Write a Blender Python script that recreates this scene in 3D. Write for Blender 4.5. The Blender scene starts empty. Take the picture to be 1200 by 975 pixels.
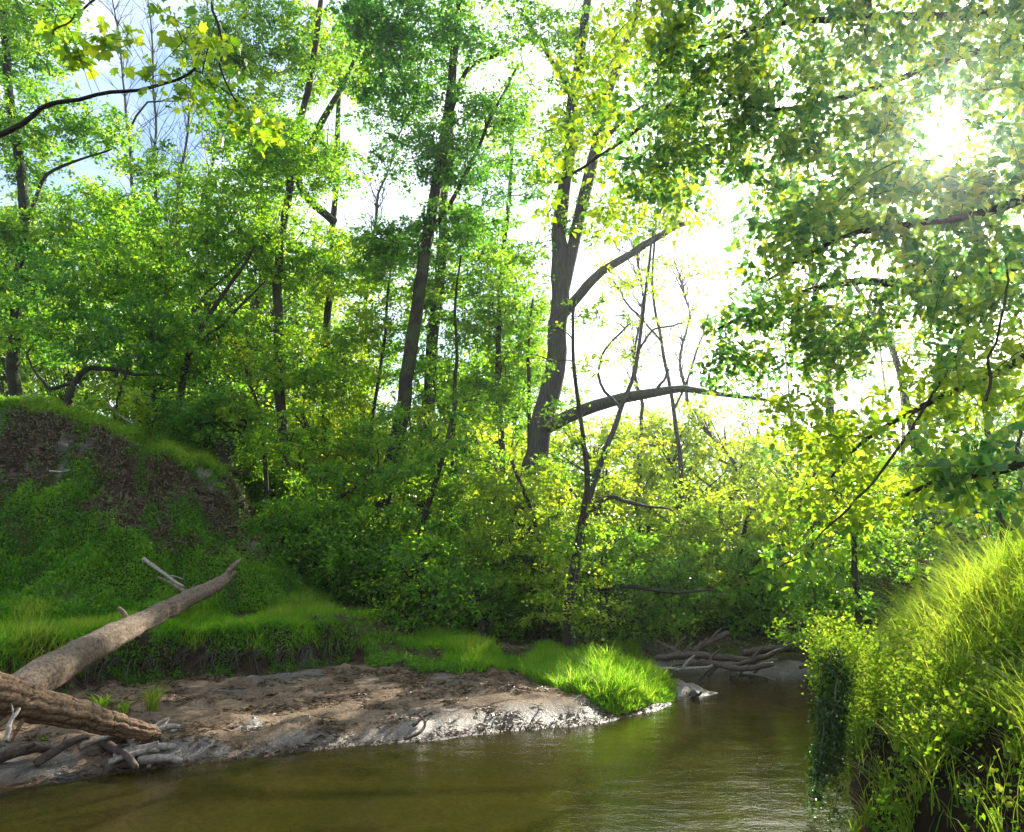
import bpy, math, random
import numpy as np
from mathutils import Vector, Matrix

random.seed(7)
rng = np.random.default_rng(11)
S = bpy.context.scene
COL = S.collection

# ------------------------------------------------------------------ camera
CAM_H = 2.4
F = 900.0
PITCH = math.atan(182.5 / F)
cd = bpy.data.cameras.new('camera')
cam = bpy.data.objects.new('camera', cd)
COL.objects.link(cam)
cam.location = (0, 0, CAM_H)
cam.rotation_euler = (math.pi / 2 + PITCH, 0, 0)
cd.sensor_width = 36.0
cd.lens = 36.0 * F / 1200.0
cd.clip_start = 0.05
cd.clip_end = 3000
S.camera = cam

# ------------------------------------------------------------------ light
SUN_EL = math.radians(27.5)
SUN_AZ = math.radians(31.7)          # to the right of the viewing direction
SUND = Vector((math.sin(SUN_AZ) * math.cos(SUN_EL), math.cos(SUN_AZ) * math.cos(SUN_EL), math.sin(SUN_EL)))
sd = bpy.data.lights.new('sun', 'SUN')
sun = bpy.data.objects.new('sun', sd)
COL.objects.link(sun)
sd.energy = 5.0
sd.angle = math.radians(0.6)
sd.color = (1.0, 0.93, 0.78)
sun.rotation_euler = SUND.to_track_quat('Z', 'Y').to_euler()

W = bpy.data.worlds.new('World')
S.world = W
W.use_nodes = True
nt = W.node_tree
nt.nodes.clear()
o_ = nt.nodes.new('ShaderNodeOutputWorld')
bg = nt.nodes.new('ShaderNodeBackground')
sky = nt.nodes.new('ShaderNodeTexSky')
sky.sky_type = 'NISHITA'
sky.sun_disc = False
sky.sun_elevation = SUN_EL
sky.sun_rotation = SUN_AZ
sky.air_density = 1.3
sky.ozone_density = 2.5
sky.dust_density = 1.0
bg.inputs['Strength'].default_value = 0.1
tc = nt.nodes.new('ShaderNodeTexCoord')
dt = nt.nodes.new('ShaderNodeVectorMath'); dt.operation = 'DOT_PRODUCT'
dt.inputs[1].default_value = SUND
nt.links.new(tc.outputs['Generated'], dt.inputs[0])
mr = nt.nodes.new('ShaderNodeMapRange'); mr.interpolation_type = 'SMOOTHSTEP'
mr.inputs['From Min'].default_value = math.cos(math.radians(2.2))
mr.inputs['From Max'].default_value = math.cos(math.radians(1.5))
mr.inputs['To Min'].default_value = 0
mr.inputs['To Max'].default_value = 500
nt.links.new(dt.outputs['Value'], mr.inputs['Value'])
mx = nt.nodes.new('ShaderNodeMath'); mx.operation = 'MAXIMUM'; mx.inputs[1].default_value = 0
nt.links.new(dt.outputs['Value'], mx.inputs[0])
pw = nt.nodes.new('ShaderNodeMath'); pw.operation = 'POWER'; pw.inputs[1].default_value = 120
nt.links.new(mx.outputs[0], pw.inputs[0])
ml = nt.nodes.new('ShaderNodeMath'); ml.operation = 'MULTIPLY_ADD'; ml.inputs[1].default_value = 22
nt.links.new(pw.outputs[0], ml.inputs[0]); nt.links.new(mr.outputs[0], ml.inputs[2])
cb = nt.nodes.new('ShaderNodeMix'); cb.data_type = 'RGBA'; cb.blend_type = 'ADD'; cb.inputs[0].default_value = 1.0
# thin bright cloud veil
cn = nt.nodes.new('ShaderNodeTexNoise'); cn.inputs['Scale'].default_value = 3.0; cn.inputs['Detail'].default_value = 8
nt.links.new(tc.outputs['Generated'], cn.inputs['Vector'])
cr = nt.nodes.new('ShaderNodeMapRange'); cr.inputs['From Min'].default_value = 0.42; cr.inputs['From Max'].default_value = 0.62
cr.inputs['To Min'].default_value = 0.0; cr.inputs['To Max'].default_value = 0.85
nt.links.new(cn.outputs['Fac'], cr.inputs['Value'])
cm = nt.nodes.new('ShaderNodeMix'); cm.data_type = 'RGBA'
cm.inputs[7].default_value = (7.5, 7.8, 8.2, 1)
nt.links.new(cr.outputs[0], cm.inputs[0]); nt.links.new(sky.outputs[0], cm.inputs[6])
nt.links.new(cm.outputs[2], cb.inputs[6])
nt.links.new(ml.outputs[0], cb.inputs[7])
nt.links.new(cb.outputs[2], bg.inputs['Color'])
nt.links.new(bg.outputs[0], o_.inputs['Surface'])
W.cycles.sampling_method = 'MANUAL'; W.cycles.sample_map_resolution = 512

S.view_settings.view_transform = 'Standard'
S.view_settings.look = 'None'
S.view_settings.exposure = 1.6
S.view_settings.gamma = 1.0
S.cycles.max_bounces = 7
S.cycles.diffuse_bounces = 4
S.cycles.glossy_bounces = 3
S.cycles.transmission_bounces = 5
S.cycles.transparent_max_bounces = 8
S.cycles.caustics_reflective = False
S.cycles.caustics_refractive = False
S.cycles.sample_clamp_indirect = 4.0
S.cycles.use_denoising = True
S.cycles.denoising_input_passes = 'RGB_ALBEDO_NORMAL'
S.cycles.denoising_prefilter = 'NONE'

# ------------------------------------------------------------------ maths helpers
cp, sp = math.cos(PITCH), math.sin(PITCH)
def P(px, py, Y):
    "world point seen at photo pixel (px, py) at forward distance Y"
    u = (px - 600) / F; v = (487.5 - py) / F
    t = Y / (cp - sp * v)
    return np.array([u * t, Y, CAM_H + t * (sp + cp * v)])
def G(px, py, z=0.0):
    u = (px - 600) / F; v = (487.5 - py) / F
    t = (z - CAM_H) / (sp + cp * v)
    return (u * t, t * (cp - sp * v))

def _h(ix, iy, iz, seed):
    n = (ix * 374761393 + iy * 668265263 + iz * 2147483647 + seed * 974634777) & 0xffffffff
    n = ((n ^ (n >> 13)) * 1274126177) & 0xffffffff
    return ((n ^ (n >> 16)) & 0xffff) / 65535.0
def vnoise(x, y, z=0.0, seed=0):
    x = np.asarray(x, float); y = np.asarray(y, float); z = np.zeros_like(x) + z
    ix = np.floor(x).astype(np.int64); iy = np.floor(y).astype(np.int64); iz = np.floor(z).astype(np.int64)
    fx, fy, fz = x - ix, y - iy, z - iz
    fx = fx * fx * (3 - 2 * fx); fy = fy * fy * (3 - 2 * fy); fz = fz * fz * (3 - 2 * fz)
    r = 0
    for a in (0, 1):
        for b in (0, 1):
            for c in (0, 1):
                w = (fx if a else 1 - fx) * (fy if b else 1 - fy) * (fz if c else 1 - fz)
                r = r + w * _h(ix + a, iy + b, iz + c, seed)
    return r * 2 - 1
def fbm(x, y, z=0.0, o=4, seed=0):
    r = 0; a = 1.0; f = 1.0
    for i in range(o):
        r = r + a * vnoise(np.asarray(x) * f, np.asarray(y) * f, np.asarray(z) * f, seed + i)
        a *= 0.5; f *= 2.03
    return r
def ss(x, a, b):
    t = np.clip((x - a) / (b - a), 0, 1)
    return t * t * (3 - 2 * t)
def sdf(x, y, poly):
    "signed distance, positive inside"
    x = np.asarray(x, float); y = np.asarray(y, float)
    d = np.full(x.shape, 1e18); ins = np.zeros(x.shape, bool)
    n = len(poly)
    for i in range(n):
        ax, ay = poly[i]; bx, by = poly[(i + 1) % n]
        ex, ey = bx - ax, by - ay
        L = ex * ex + ey * ey + 1e-12
        t = np.clip(((x - ax) * ex + (y - ay) * ey) / L, 0, 1)
        dx, dy = x - ax - t * ex, y - ay - t * ey
        d = np.minimum(d, dx * dx + dy * dy)
        if ay != by:
            c = ((ay > y) != (by > y)) & (x < (bx - ax) * (y - ay) / (by - ay) + ax)
            ins ^= c
    d = np.sqrt(d)
    return np.where(ins, d, -d)

# ------------------------------------------------------------------ terrain
shoreL = [G(*p) for p in [(0, 925), (80, 917), (150, 906), (230, 896), (330, 885), (420, 875), (520, 866), (620, 856),
                          (700, 848), (755, 836), (800, 821), (838, 812), (800, 804), (778, 797), (772, 789), (850, 789), (905, 796), (955, 798), (1010, 795)]]
LANDL = [(-400, -2), (-40, 3), (-15, 6.2), (-9, 7.6)] + shoreL + [(14, 19.5), (40, 22), (400, 40), (400, 400), (-400, 400)]
LANDR = [(-400, -8), (-40, 0), (-10, 2.4), (-3, 3.2), (0, 3.5), (1.7, 4.1), (2.55, 5.2), (3.02, 7.0), (3.75, 9.0), (4.6, 11.0),
         (6.1, 14.5), (8, 16), (12, 16.6), (40, 18), (400, 32), (400, -400), (-400, -400)]
foot = [G(px, py, .3) for px, py in [(-100, 848), (0, 832), (60, 822), (130, 812), (200, 802), (300, 798), (400, 784), (470, 790), (540, 797), (600, 790)]] + \
       [G(px, py, .12) for px, py in [(645, 812), (700, 829), (745, 832), (772, 822), (786, 810), (775, 800)]]
BENCH = [(-400, 6), (-30, 8.5), (-14, 9.6)] + foot + [(2.9, 18.5), (4.0, 19.2), (6, 19.4), (8, 19.6), (16, 22), (60, 26), (400, 45), (400, 400), (-400, 400)]
HILL = [(-400, 8), (-30, 11), (-15, 14.5), (-10.6, 15.8), (-8.0, 16.8), (-6.3, 18.2), (-5.0, 20.0), (-4.6, 22.5), (-5.5, 27), (-8, 34), (-14, 60), (-30, 400), (-400, 400)]

def height(x, y):
    x = np.asarray(x, float); y = np.asarray(y, float)
    wob = 0.10 * fbm(x * 1.3, y * 1.3, 0, 3, 5)
    dl = sdf(x, y, LANDL) + wob * ss(np.abs(x) + np.abs(y), 3, 8)
    dr = sdf(x, y, LANDR) + 0.6 * wob
    db = sdf(x, y, BENCH) + 0.22 * fbm(x * .9, y * .9, 3, 4, 9)
    dh = sdf(x, y, HILL) + 0.38 * fbm(x * .45, y * .45, 7, 3, 19)
    z = -np.minimum(0.45, 0.22 * np.maximum(-dl, 0) + 0.0) + 0.02 * fbm(x * 2, y * 2, 1, 3, 2)
    zl = 0.015 + 0.12 * ss(dl, 0, .5) + 0.055 * np.clip(dl, 0, 5)
    clod = ss(fbm(x * 1.4, y * 1.4, 6, 3, 35), .0, .5)
    zl += (0.045 * fbm(x * 2.2, y * 2.2, 2, 4, 31) + (.016 + .075 * clod) * np.abs(fbm(x * 5, y * 5, 2, 3, 33))) * ss(dl, 0, .4) * ss(-x + y * 0, -60, 0)
    # small dune beside the tussock
    mx_, my_ = G(612, 820, .25)
    zl += 0.17 * np.exp(-(((x - mx_) / .8) ** 2 + ((y - my_) / .8) ** 2))
    steep = ss(-x, 1.9, 4.2)
    hb = 0.62 * steep + 0.18 + 0.2 * ss(y, 15, 24)
    wdt = 0.42 * steep + 1.5 * (1 - steep)
    zl = zl + hb * ss(db / wdt, 0, 1) * (db > 0)
    zl += 0.12 * fbm(x * .5, y * .5, 4, 3, 41) * ss(db, 0, 2) + 0.02 * np.clip(y - 24, 0, 120) * ss(db, 2, 6)
    cap = 5.9
    scarp = 1.5 * ss(-x, 7.5, 14.5) + .45
    r = 2.9 * ss(dh, -0.3, 4.6) + 0.13 * np.clip(dh, 0, 5) + scarp * ss(dh + 2.3 * ss(x, -13.5, -7), 4.7, 5.6) + 0.03 * np.clip(dh - 6, 0, 40)
    gul = ss(fbm(x * .8, y * .8, 0, 3, 77), .0, .7)
    r = r - 0.45 * gul * ss(dh, 1, 3) * (1 - ss(dh, 5, 6)) + 0.24 * fbm(x * 1.2, y * 1.2, 0, 4, 55) * ss(dh, 0, 1.5)
    zl = zl + r * (dh > -0.3)
    z = np.where(dl > 0, zl, z)
    # right / near bank
    prof = 0.85 * ss(dr, -0.02, .42) + 0.45 * ss(dr, .35, 1.2) + 0.62 * ss(dr, 1.0, 2.6) + 0.5 * ss(dr, 2.4, 5.5)
    nearb = ss(x, 0.8, 3.0)
    zr = prof * nearb + (1 - nearb) * 0.8 * ss(dr, 0, 1.0)
    zr = zr + 0.10 * fbm(x * 1.5, y * 1.5, 8, 4, 63) * ss(dr, .1, .6)
    zr = zr + 0.75 * np.exp(-(((x - 5.2) / 1.3) ** 2 + ((y - 7.8) / 1.6) ** 2)) + .35 * np.exp(-(((x - 5.3) / .6) ** 2 + ((y - 10.5) / 1.6) ** 2))
    z = np.where(dr > 0, np.maximum(zr, 0.0), z)
    bedr = -np.minimum(0.45, 0.6 * np.maximum(-dr, 0))
    z = np.where((dl <= 0) & (dr <= 0), np.maximum(z, bedr), z)
    return z
def hit(px, py, y0=2.0, y1=30.0):
    Ys = np.arange(y0, y1, .04)
    q = np.array([P(px, py, Y) for Y in Ys]); k = np.nonzero(height(q[:, 0], q[:, 1]) >= q[:, 2])[0]
    k = k[0] if len(k) else len(Ys) - 1
    return np.array([q[k, 0], q[k, 1], float(height(q[k:k + 1, 0], q[k:k + 1, 1])[0])])
def Hs(x, y):
    return float(height(np.array([x]), np.array([y]))[0])

# ------------------------------------------------------------------ object helpers
def link(name, mesh, mat=None, parent=None):
    o = bpy.data.objects.new(name, mesh); COL.objects.link(o)
    if mat is not None and mesh is not None:
        if not mesh.materials: mesh.materials.append(mat)
    if parent is not None: o.parent = parent
    return o
def empty(name, loc, label, cat, group=None, rz=0):
    o = bpy.data.objects.new(name, None); COL.objects.link(o)
    o.location = loc; o.rotation_euler = (0, 0, rz); o.empty_display_size = .2
    return tag(o, label, cat, group)
def tag(o, label=None, cat=None, group=None, kind=None):
    if label: o['label'] = label
    if cat: o['category'] = cat
    if group: o['group'] = group
    if kind: o['kind'] = kind
    return o
def npmesh(name, V, faces, k, smooth=False, tint=None, uvw=None):
    "V (n,3); faces (m,k) int"
    V = np.ascontiguousarray(V, dtype=np.float32); faces = np.ascontiguousarray(faces, dtype=np.int32)
    me = bpy.data.meshes.new(name)
    m = len(faces)
    me.vertices.add(len(V)); me.vertices.foreach_set('co', V.ravel())
    me.loops.add(m * k); me.loops.foreach_set('vertex_index', faces.ravel())
    me.polygons.add(m)
    me.polygons.foreach_set('loop_start', np.arange(0, m * k, k, dtype=np.int32))
    me.polygons.foreach_set('loop_total', np.full(m, k, dtype=np.int32))
    if smooth: me.polygons.foreach_set('use_smooth', np.ones(m, dtype=bool))
    if tint is not None:
        a = me.attributes.new('tint', 'FLOAT', 'FACE'); a.data.foreach_set('value', np.asarray(tint, dtype=np.float32))
    me.update(calc_edges=True)
    return me

def nrm(a):
    return a / (np.linalg.norm(a, axis=-1, keepdims=True) + 1e-9)

def leaf_arrays(C, N, D, L, Wd, tint):
    "folded rhombic leaves: 4 verts, 2 triangles each"
    D = nrm(D - N * (D * N).sum(1, keepdims=True)); R = np.cross(D, N)
    L = L[:, None]; Wd = Wd[:, None]
    a = C; b = C + D * L * .45 + R * Wd * .5 + N * Wd * .14
    c = C + D * L - N * L * .10; d = C + D * L * .45 - R * Wd * .5 + N * Wd * .14
    V = np.stack([a, b, c, d], 1).reshape(-1, 3)
    i = np.arange(len(C)) * 4
    Fc = np.stack([np.stack([i, i + 1, i + 2], 1), np.stack([i, i + 2, i + 3], 1)], 1).reshape(-1, 3)
    return V, Fc, np.repeat(tint, 2)

def tube_arrays(pts, rad, seg=8, rough=0.0, seed=0, base=0, str_=1.0):
    pts = np.asarray(pts, float); n = len(pts)
    T = np.gradient(pts, axis=0); T = nrm(T)
    up = np.array([0, 0, 1.0]) if abs(T[0][2]) < .9 else np.array([1.0, 0, 0])
    A = np.cross(T, up); A = nrm(A); B = np.cross(T, A)
    th = np.linspace(0, 2 * math.pi, seg, endpoint=False)
    rad = np.asarray(rad, float)[:, None]
    rr = rad * np.ones((1, seg))
    if rough:
        s = np.concatenate([[0], np.cumsum(np.linalg.norm(np.diff(pts, axis=0), axis=1))])[:, None]
        cx, cy = np.cos(th)[None, :], np.sin(th)[None, :]
        R0 = rad.mean()
        rr = rr * (1 + rough * fbm(cx * 3 + s * 0, cy * 3 + s * 0, s / max(R0, .02) * .35 * str_, 4, seed) +
                   rough * .7 * fbm(cx * 1.1 + s * 0, cy * 1.1 + s * 0, s / max(R0, .02) * .15 * str_, 2, seed + 9))
    V = pts[:, None, :] + rr[:, :, None] * (np.cos(th)[None, :, None] * A[:, None, :] + np.sin(th)[None, :, None] * B[:, None, :])
    V = V.reshape(-1, 3)
    i, j = np.meshgrid(np.arange(n - 1), np.arange(seg), indexing='ij')
    j2 = (j + 1) % seg
    Q = np.stack([i * seg + j, i * seg + j2, (i + 1) * seg + j2, (i + 1) * seg + j], -1).reshape(-1, 4) + base
    # caps as quads fan (degenerate free): collapse with centre vertices as triangles-in-quads
    return V, Q
def join_quads(parts):
    Vs, Qs, b = [], [], 0
    for V, Q in parts:
        Vs.append(V); Qs.append(Q + b); b += len(V)
    return np.concatenate(Vs), np.concatenate(Qs)
def capped_tube(pts, rad, seg=8, rough=0.0, seed=0, str_=1.0):
    "tube with tapered closed ends"
    pts = np.asarray(pts, float); rad = list(rad)
    d0 = nrm(pts[0] - pts[1]); d1 = nrm(pts[-1] - pts[-2])
    pts2 = np.concatenate([[pts[0] + d0 * rad[0] * .02], pts, [pts[-1] + d1 * rad[-1] * .02]])
    rad2 = [rad[0] * .01] + rad + [rad[-1] * .01]
    pts2 = np.concatenate([[pts[0]], pts2[1:-1], [pts[-1]]]) + 0.0
    pts2[0] = pts[0] + d0 * rad[0] * .15; pts2[-1] = pts[-1] + d1 * rad[-1] * .15
    return tube_arrays(pts2, rad2, seg, rough, seed, 0, str_)
def resample(pts, n, wig=0.0, seed=0):
    pts = np.asarray(pts, float)
    k = len(pts)
    # Catmull-Rom
    t = np.linspace(0, k - 1, n); i = np.clip(t.astype(int), 0, k - 2); f = (t - i)[:, None]
    p1, p2 = pts[i], pts[i + 1]; p0 = pts[np.maximum(i - 1, 0)]; p3 = pts[np.minimum(i + 2, k - 1)]
    q = .5 * ((2 * p1) + (-p0 + p2) * f + (2 * p0 - 5 * p1 + 4 * p2 - p3) * f * f + (-p0 + 3 * p1 - 3 * p2 + p3) * f ** 3)
    if wig:
        for a in range(3):
            w = fbm(np.arange(n) * .35, np.zeros(n) + a * 7.3, 0, 2, seed + a)
            q[:, a] += wig * w * np.minimum(1, np.arange(n) / 3)
    return q

# ------------------------------------------------------------------ materials
def newmat(name):
    m = bpy.data.materials.new(name); m.use_nodes = True
    n = m.node_tree; n.nodes.clear()
    out = n.nodes.new('ShaderNodeOutputMaterial')
    return m, n, out
def ramp(n, stops):
    r = n.nodes.new('ShaderNodeValToRGB')
    e = r.color_ramp.elements
    while len(e) < len(stops): e.new(0.5)
    for k, (p, c) in enumerate(stops):
        e[k].position = p; e[k].color = (*c, 1)
    return r
def leafmat(name, dif, trn, fac=.5, rough=.42, objrand=False, spec=.45):
    m, n, out = newmat(name)
    at = n.nodes.new('ShaderNodeAttribute'); at.attribute_name = 'tint'
    src = at.outputs['Fac']
    if objrand:
        oi = n.nodes.new('ShaderNodeObjectInfo'); src = oi.outputs['Random']
    r1 = ramp(n, dif); r2 = ramp(n, trn)
    n.links.new(src, r1.inputs[0]); n.links.new(src, r2.inputs[0])
    b = n.nodes.new('ShaderNodeBsdfPrincipled'); b.inputs['Roughness'].default_value = rough
    b.inputs['Specular IOR Level'].default_value = spec
    t = n.nodes.new('ShaderNodeBsdfTranslucent')
    n.links.new(r1.outputs[0], b.inputs['Base Color']); n.links.new(r2.outputs[0], t.inputs['Color'])
    mx = n.nodes.new('ShaderNodeMixShader'); mx.inputs[0].default_value = fac
    n.links.new(b.outputs[0], mx.inputs[1]); n.links.new(t.outputs[0], mx.inputs[2])
    n.links.new(mx.outputs[0], out.inputs[0])
    return m
def barkmat(name, c1, c2, scale=(6, 6, 1.2), bump=.6, rough=.85, moss=0.0, spec=.2):
    m, n, out = newmat(name)
    tcn = n.nodes.new('ShaderNodeTexCoord')
    mp = n.nodes.new('ShaderNodeMapping'); mp.inputs['Scale'].default_value = scale
    n.links.new(tcn.outputs['Object'], mp.inputs[0])
    ns = n.nodes.new('ShaderNodeTexNoise'); ns.inputs['Scale'].default_value = 3; ns.inputs['Detail'].default_value = 9; ns.inputs['Roughness'].default_value = .65
    n.links.new(mp.outputs[0], ns.inputs['Vector'])
    r = ramp(n, [(.32, c1), (.68, c2)])
    n.links.new(ns.outputs['Fac'], r.inputs[0])
    b = n.nodes.new('ShaderNodeBsdfPrincipled'); b.inputs['Roughness'].default_value = rough
    b.inputs['Specular IOR Level'].default_value = spec
    col = r.outputs[0]
    if moss:
        n2 = n.nodes.new('ShaderNodeTexNoise'); n2.inputs['Scale'].default_value = 2.2; n2.inputs['Detail'].default_value = 5
        n.links.new(tcn.outputs['Object'], n2.inputs['Vector'])
        r2 = ramp(n, [(.5, (0, 0, 0)), (.62, (moss, moss, moss))])
        n.links.new(n2.outputs['Fac'], r2.inputs[0])
        mm = n.nodes.new('ShaderNodeMix'); mm.data_type = 'RGBA'; mm.inputs[7].default_value = (.05, .09, .02, 1)
        n.links.new(r2.outputs[0], mm.inputs[0]); n.links.new(col, mm.inputs[6]); col = mm.outputs[2]
    n.links.new(col, b.inputs['Base Color'])
    bp = n.nodes.new('ShaderNodeBump'); bp.inputs['Strength'].default_value = bump; bp.inputs['Distance'].default_value = .03
    n.links.new(ns.outputs['Fac'], bp.inputs['Height']); n.links.new(bp.outputs[0], b.inputs['Normal'])
    n.links.new(b.outputs[0], out.inputs[0])
    return m

M = {}
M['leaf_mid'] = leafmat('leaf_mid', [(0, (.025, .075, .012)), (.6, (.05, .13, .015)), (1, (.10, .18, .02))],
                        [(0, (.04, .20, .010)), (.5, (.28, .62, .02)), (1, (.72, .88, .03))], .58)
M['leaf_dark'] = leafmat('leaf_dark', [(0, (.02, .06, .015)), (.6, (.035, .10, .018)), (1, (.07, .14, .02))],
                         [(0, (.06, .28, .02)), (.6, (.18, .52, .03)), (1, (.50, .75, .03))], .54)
M['leaf_painted_shade'] = leafmat('leaf_painted_shade', [(0, (.015, .04, .01)), (1, (.04, .09, .02))], [(0, (.03, .12, .01)), (1, (.12, .28, .02))], .3)  # hanging creeper strands: shade painted in as dark leaf colour
M['leaf_yellow'] = leafmat('leaf_yellow', [(0, (.05, .12, .015)), (1, (.12, .18, .02))],
                           [(0, (.25, .52, .02)), (.5, (.52, .74, .02)), (1, (.80, .82, .04))], .55)
M['leaf_near'] = leafmat('leaf_near', [(0, (.04, .10, .02)), (1, (.10, .17, .02))],
                         [(0, (.14, .40, .02)), (.5, (.42, .66, .02)), (1, (.70, .80, .03))], .52, .4, True)
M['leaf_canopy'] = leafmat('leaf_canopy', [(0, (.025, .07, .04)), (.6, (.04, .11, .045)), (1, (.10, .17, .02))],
                           [(0, (.05, .20, .06)), (.4, (.16, .42, .06)), (.7, (.50, .70, .04)), (1, (.88, .90, .03))], .57)  # blue-green shadow and yellow highlight tones painted into the leaf colours
M['leaf_far'] = leafmat('leaf_far', [(0, (.04, .09, .03)), (1, (.08, .14, .04))],
                        [(0, (.08, .26, .03)), (.6, (.34, .58, .04)), (1, (.7, .8, .05))], .55)
M['grass'] = leafmat('grass', [(0, (.03, .10, .01)), (.7, (.06, .16, .012)), (1, (.15, .17, .05))],
                     [(0, (.12, .44, .01)), (.6, (.36, .72, .01)), (1, (.72, .80, .08))], .55, .7, False, .12)
M['weed'] = leafmat('weed', [(0, (.05, .11, .015)), (.7, (.09, .16, .02)), (1, (.18, .18, .06))],
                    [(0, (.18, .42, .02)), (.5, (.45, .68, .03)), (1, (.75, .78, .08))], .52, .7, False, .12)
M['creeper'] = leafmat('creeper', [(0, (.03, .10, .012)), (1, (.10, .20, .02))],
                       [(0, (.07, .34, .01)), (1, (.34, .66, .02))], .5)
M['bark'] = barkmat('bark', (.018, .014, .011), (.07, .058, .045), moss=.6)
M['bark_grey'] = barkmat('bark_grey', (.022, .020, .018), (.085, .077, .068), (8, 8, .8), 1.0, moss=.35)
M['bark_dark'] = barkmat('bark_dark', (.010, .008, .006), (.042, .034, .025), (8, 8, .8), 1.0, moss=.5)
M['twig'] = barkmat('twig', (.07, .055, .04), (.22, .18, .13), (3, 3, 3), .2)
M['log'] = barkmat('log', (.05, .038, .028), (.27, .20, .14), (7, 7, 7), 1.2)
M['log_orange'] = barkmat('log_orange', (.045, .028, .017), (.26, .165, .095), (1.6, 10, 14), .8)
M['drift'] = barkmat('drift', (.10, .085, .07), (.36, .31, .26), (8, 8, 8), .5, .6)
M['drift_dark'] = barkmat('drift_dark', (.03, .024, .018), (.12, .09, .07), (8, 8, 8), .5, .7)
M['litter'] = leafmat('litter', [(0, (.05, .03, .015)), (.6, (.14, .09, .05)), (1, (.28, .20, .12))], [(0, (.05, .03, .01)), (1, (.2, .12, .05))], .15)
M['stone'] = barkmat('stone', (.10, .09, .08), (.30, .27, .23), (5, 5, 5), .4, .7)

def groundmat():
    m, n, out = newmat('ground')
    at = n.nodes.new('ShaderNodeAttribute'); at.attribute_name = 'cover'
    sep = n.nodes.new('ShaderNodeSeparateColor'); n.links.new(at.outputs['Color'], sep.inputs[0])
    tcn = n.nodes.new('ShaderNodeTexCoord')
    def noise(s, d=8, r=.6):
        q = n.nodes.new('ShaderNodeTexNoise'); q.inputs['Scale'].default_value = s; q.inputs['Detail'].default_value = d; q.inputs['Roughness'].default_value = r
        n.links.new(tcn.outputs['Object'], q.inputs['Vector']); return q
    n1, n2, n3 = noise(1.3), noise(14, 9, .7), noise(5)
    mud = ramp(n, [(.30, (.10, .072, .048)), (.55, (.21, .15, .10)), (.75, (.33, .245, .165))]); n.links.new(n1.outputs[0], mud.inputs[0])
    mudd = ramp(n, [(.38, (.45, .42, .40)), (.55, (1, 1, 1))]); n.links.new(n2.outputs[0], mudd.inputs[0])
    mm = n.nodes.new('ShaderNodeMix'); mm.data_type = 'RGBA'; mm.blend_type = 'MULTIPLY'; mm.inputs[0].default_value = .8
    n.links.new(mud.outputs[0], mm.inputs[6]); n.links.new(mudd.outputs[0], mm.inputs[7])
    wet = ramp(n, [(.35, (.075, .06, .05)), (.7, (.19, .165, .145))]); n.links.new(n2.outputs[0], wet.inputs[0])
    soil = ramp(n, [(.35, (.018, .012, .008)), (.7, (.060, .042, .027))]); n.links.new(n3.outputs[0], soil.inputs[0])
    turf = ramp(n, [(.35, (.035, .04, .012)), (.7, (.07, .085, .02))]); n.links.new(n3.outputs[0], turf.inputs[0])
    def mix(f, a, b):
        q = n.nodes.new('ShaderNodeMix'); q.data_type = 'RGBA'
        n.links.new(f, q.inputs[0]); n.links.new(a, q.inputs[6]); n.links.new(b, q.inputs[7]); return q.outputs[2]
    c = mix(sep.outputs[0], soil.outputs[0], mm.outputs[2])        # R mud
    c = mix(sep.outputs[1], c, turf.outputs[0])                    # G turf
    c = mix(sep.outputs[2], c, wet.outputs[0])                     # B wet
    dk = n.nodes.new('ShaderNodeMix'); dk.data_type = 'RGBA'; dk.blend_type = 'MULTIPLY'; dk.inputs[7].default_value = (.42, .38, .34, 1)
    n.links.new(at.outputs['Alpha'], dk.inputs[0]); n.links.new(c, dk.inputs[6]); c = dk.outputs[2]
    b = n.nodes.new('ShaderNodeBsdfPrincipled')
    n.links.new(c, b.inputs['Base Color'])
    rr = n.nodes.new('ShaderNodeMapRange'); rr.inputs['To Min'].default_value = .85; rr.inputs['To Max'].default_value = .5
    sp_ = n.nodes.new('ShaderNodeMapRange'); sp_.inputs['To Min'].default_value = .08; sp_.inputs['To Max'].default_value = .42
    n.links.new(sep.outputs[2], sp_.inputs['Value']); n.links.new(sp_.outputs[0], b.inputs['Specular IOR Level'])
    n.links.new(sep.outputs[2], rr.inputs['Value']); n.links.new(rr.outputs[0], b.inputs['Roughness'])
    b.inputs['Specular IOR Level'].default_value = .4
    bp = n.nodes.new('ShaderNodeBump'); bp.inputs['Strength'].default_value = .8; bp.inputs['Distance'].default_value = .06
    n.links.new(n2.outputs[0], bp.inputs['Height'])
    n.links.new(bp.outputs[0], b.inputs['Normal'])
    n.links.new(b.outputs[0], out.inputs[0])
    return m
M['ground'] = groundmat()

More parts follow.
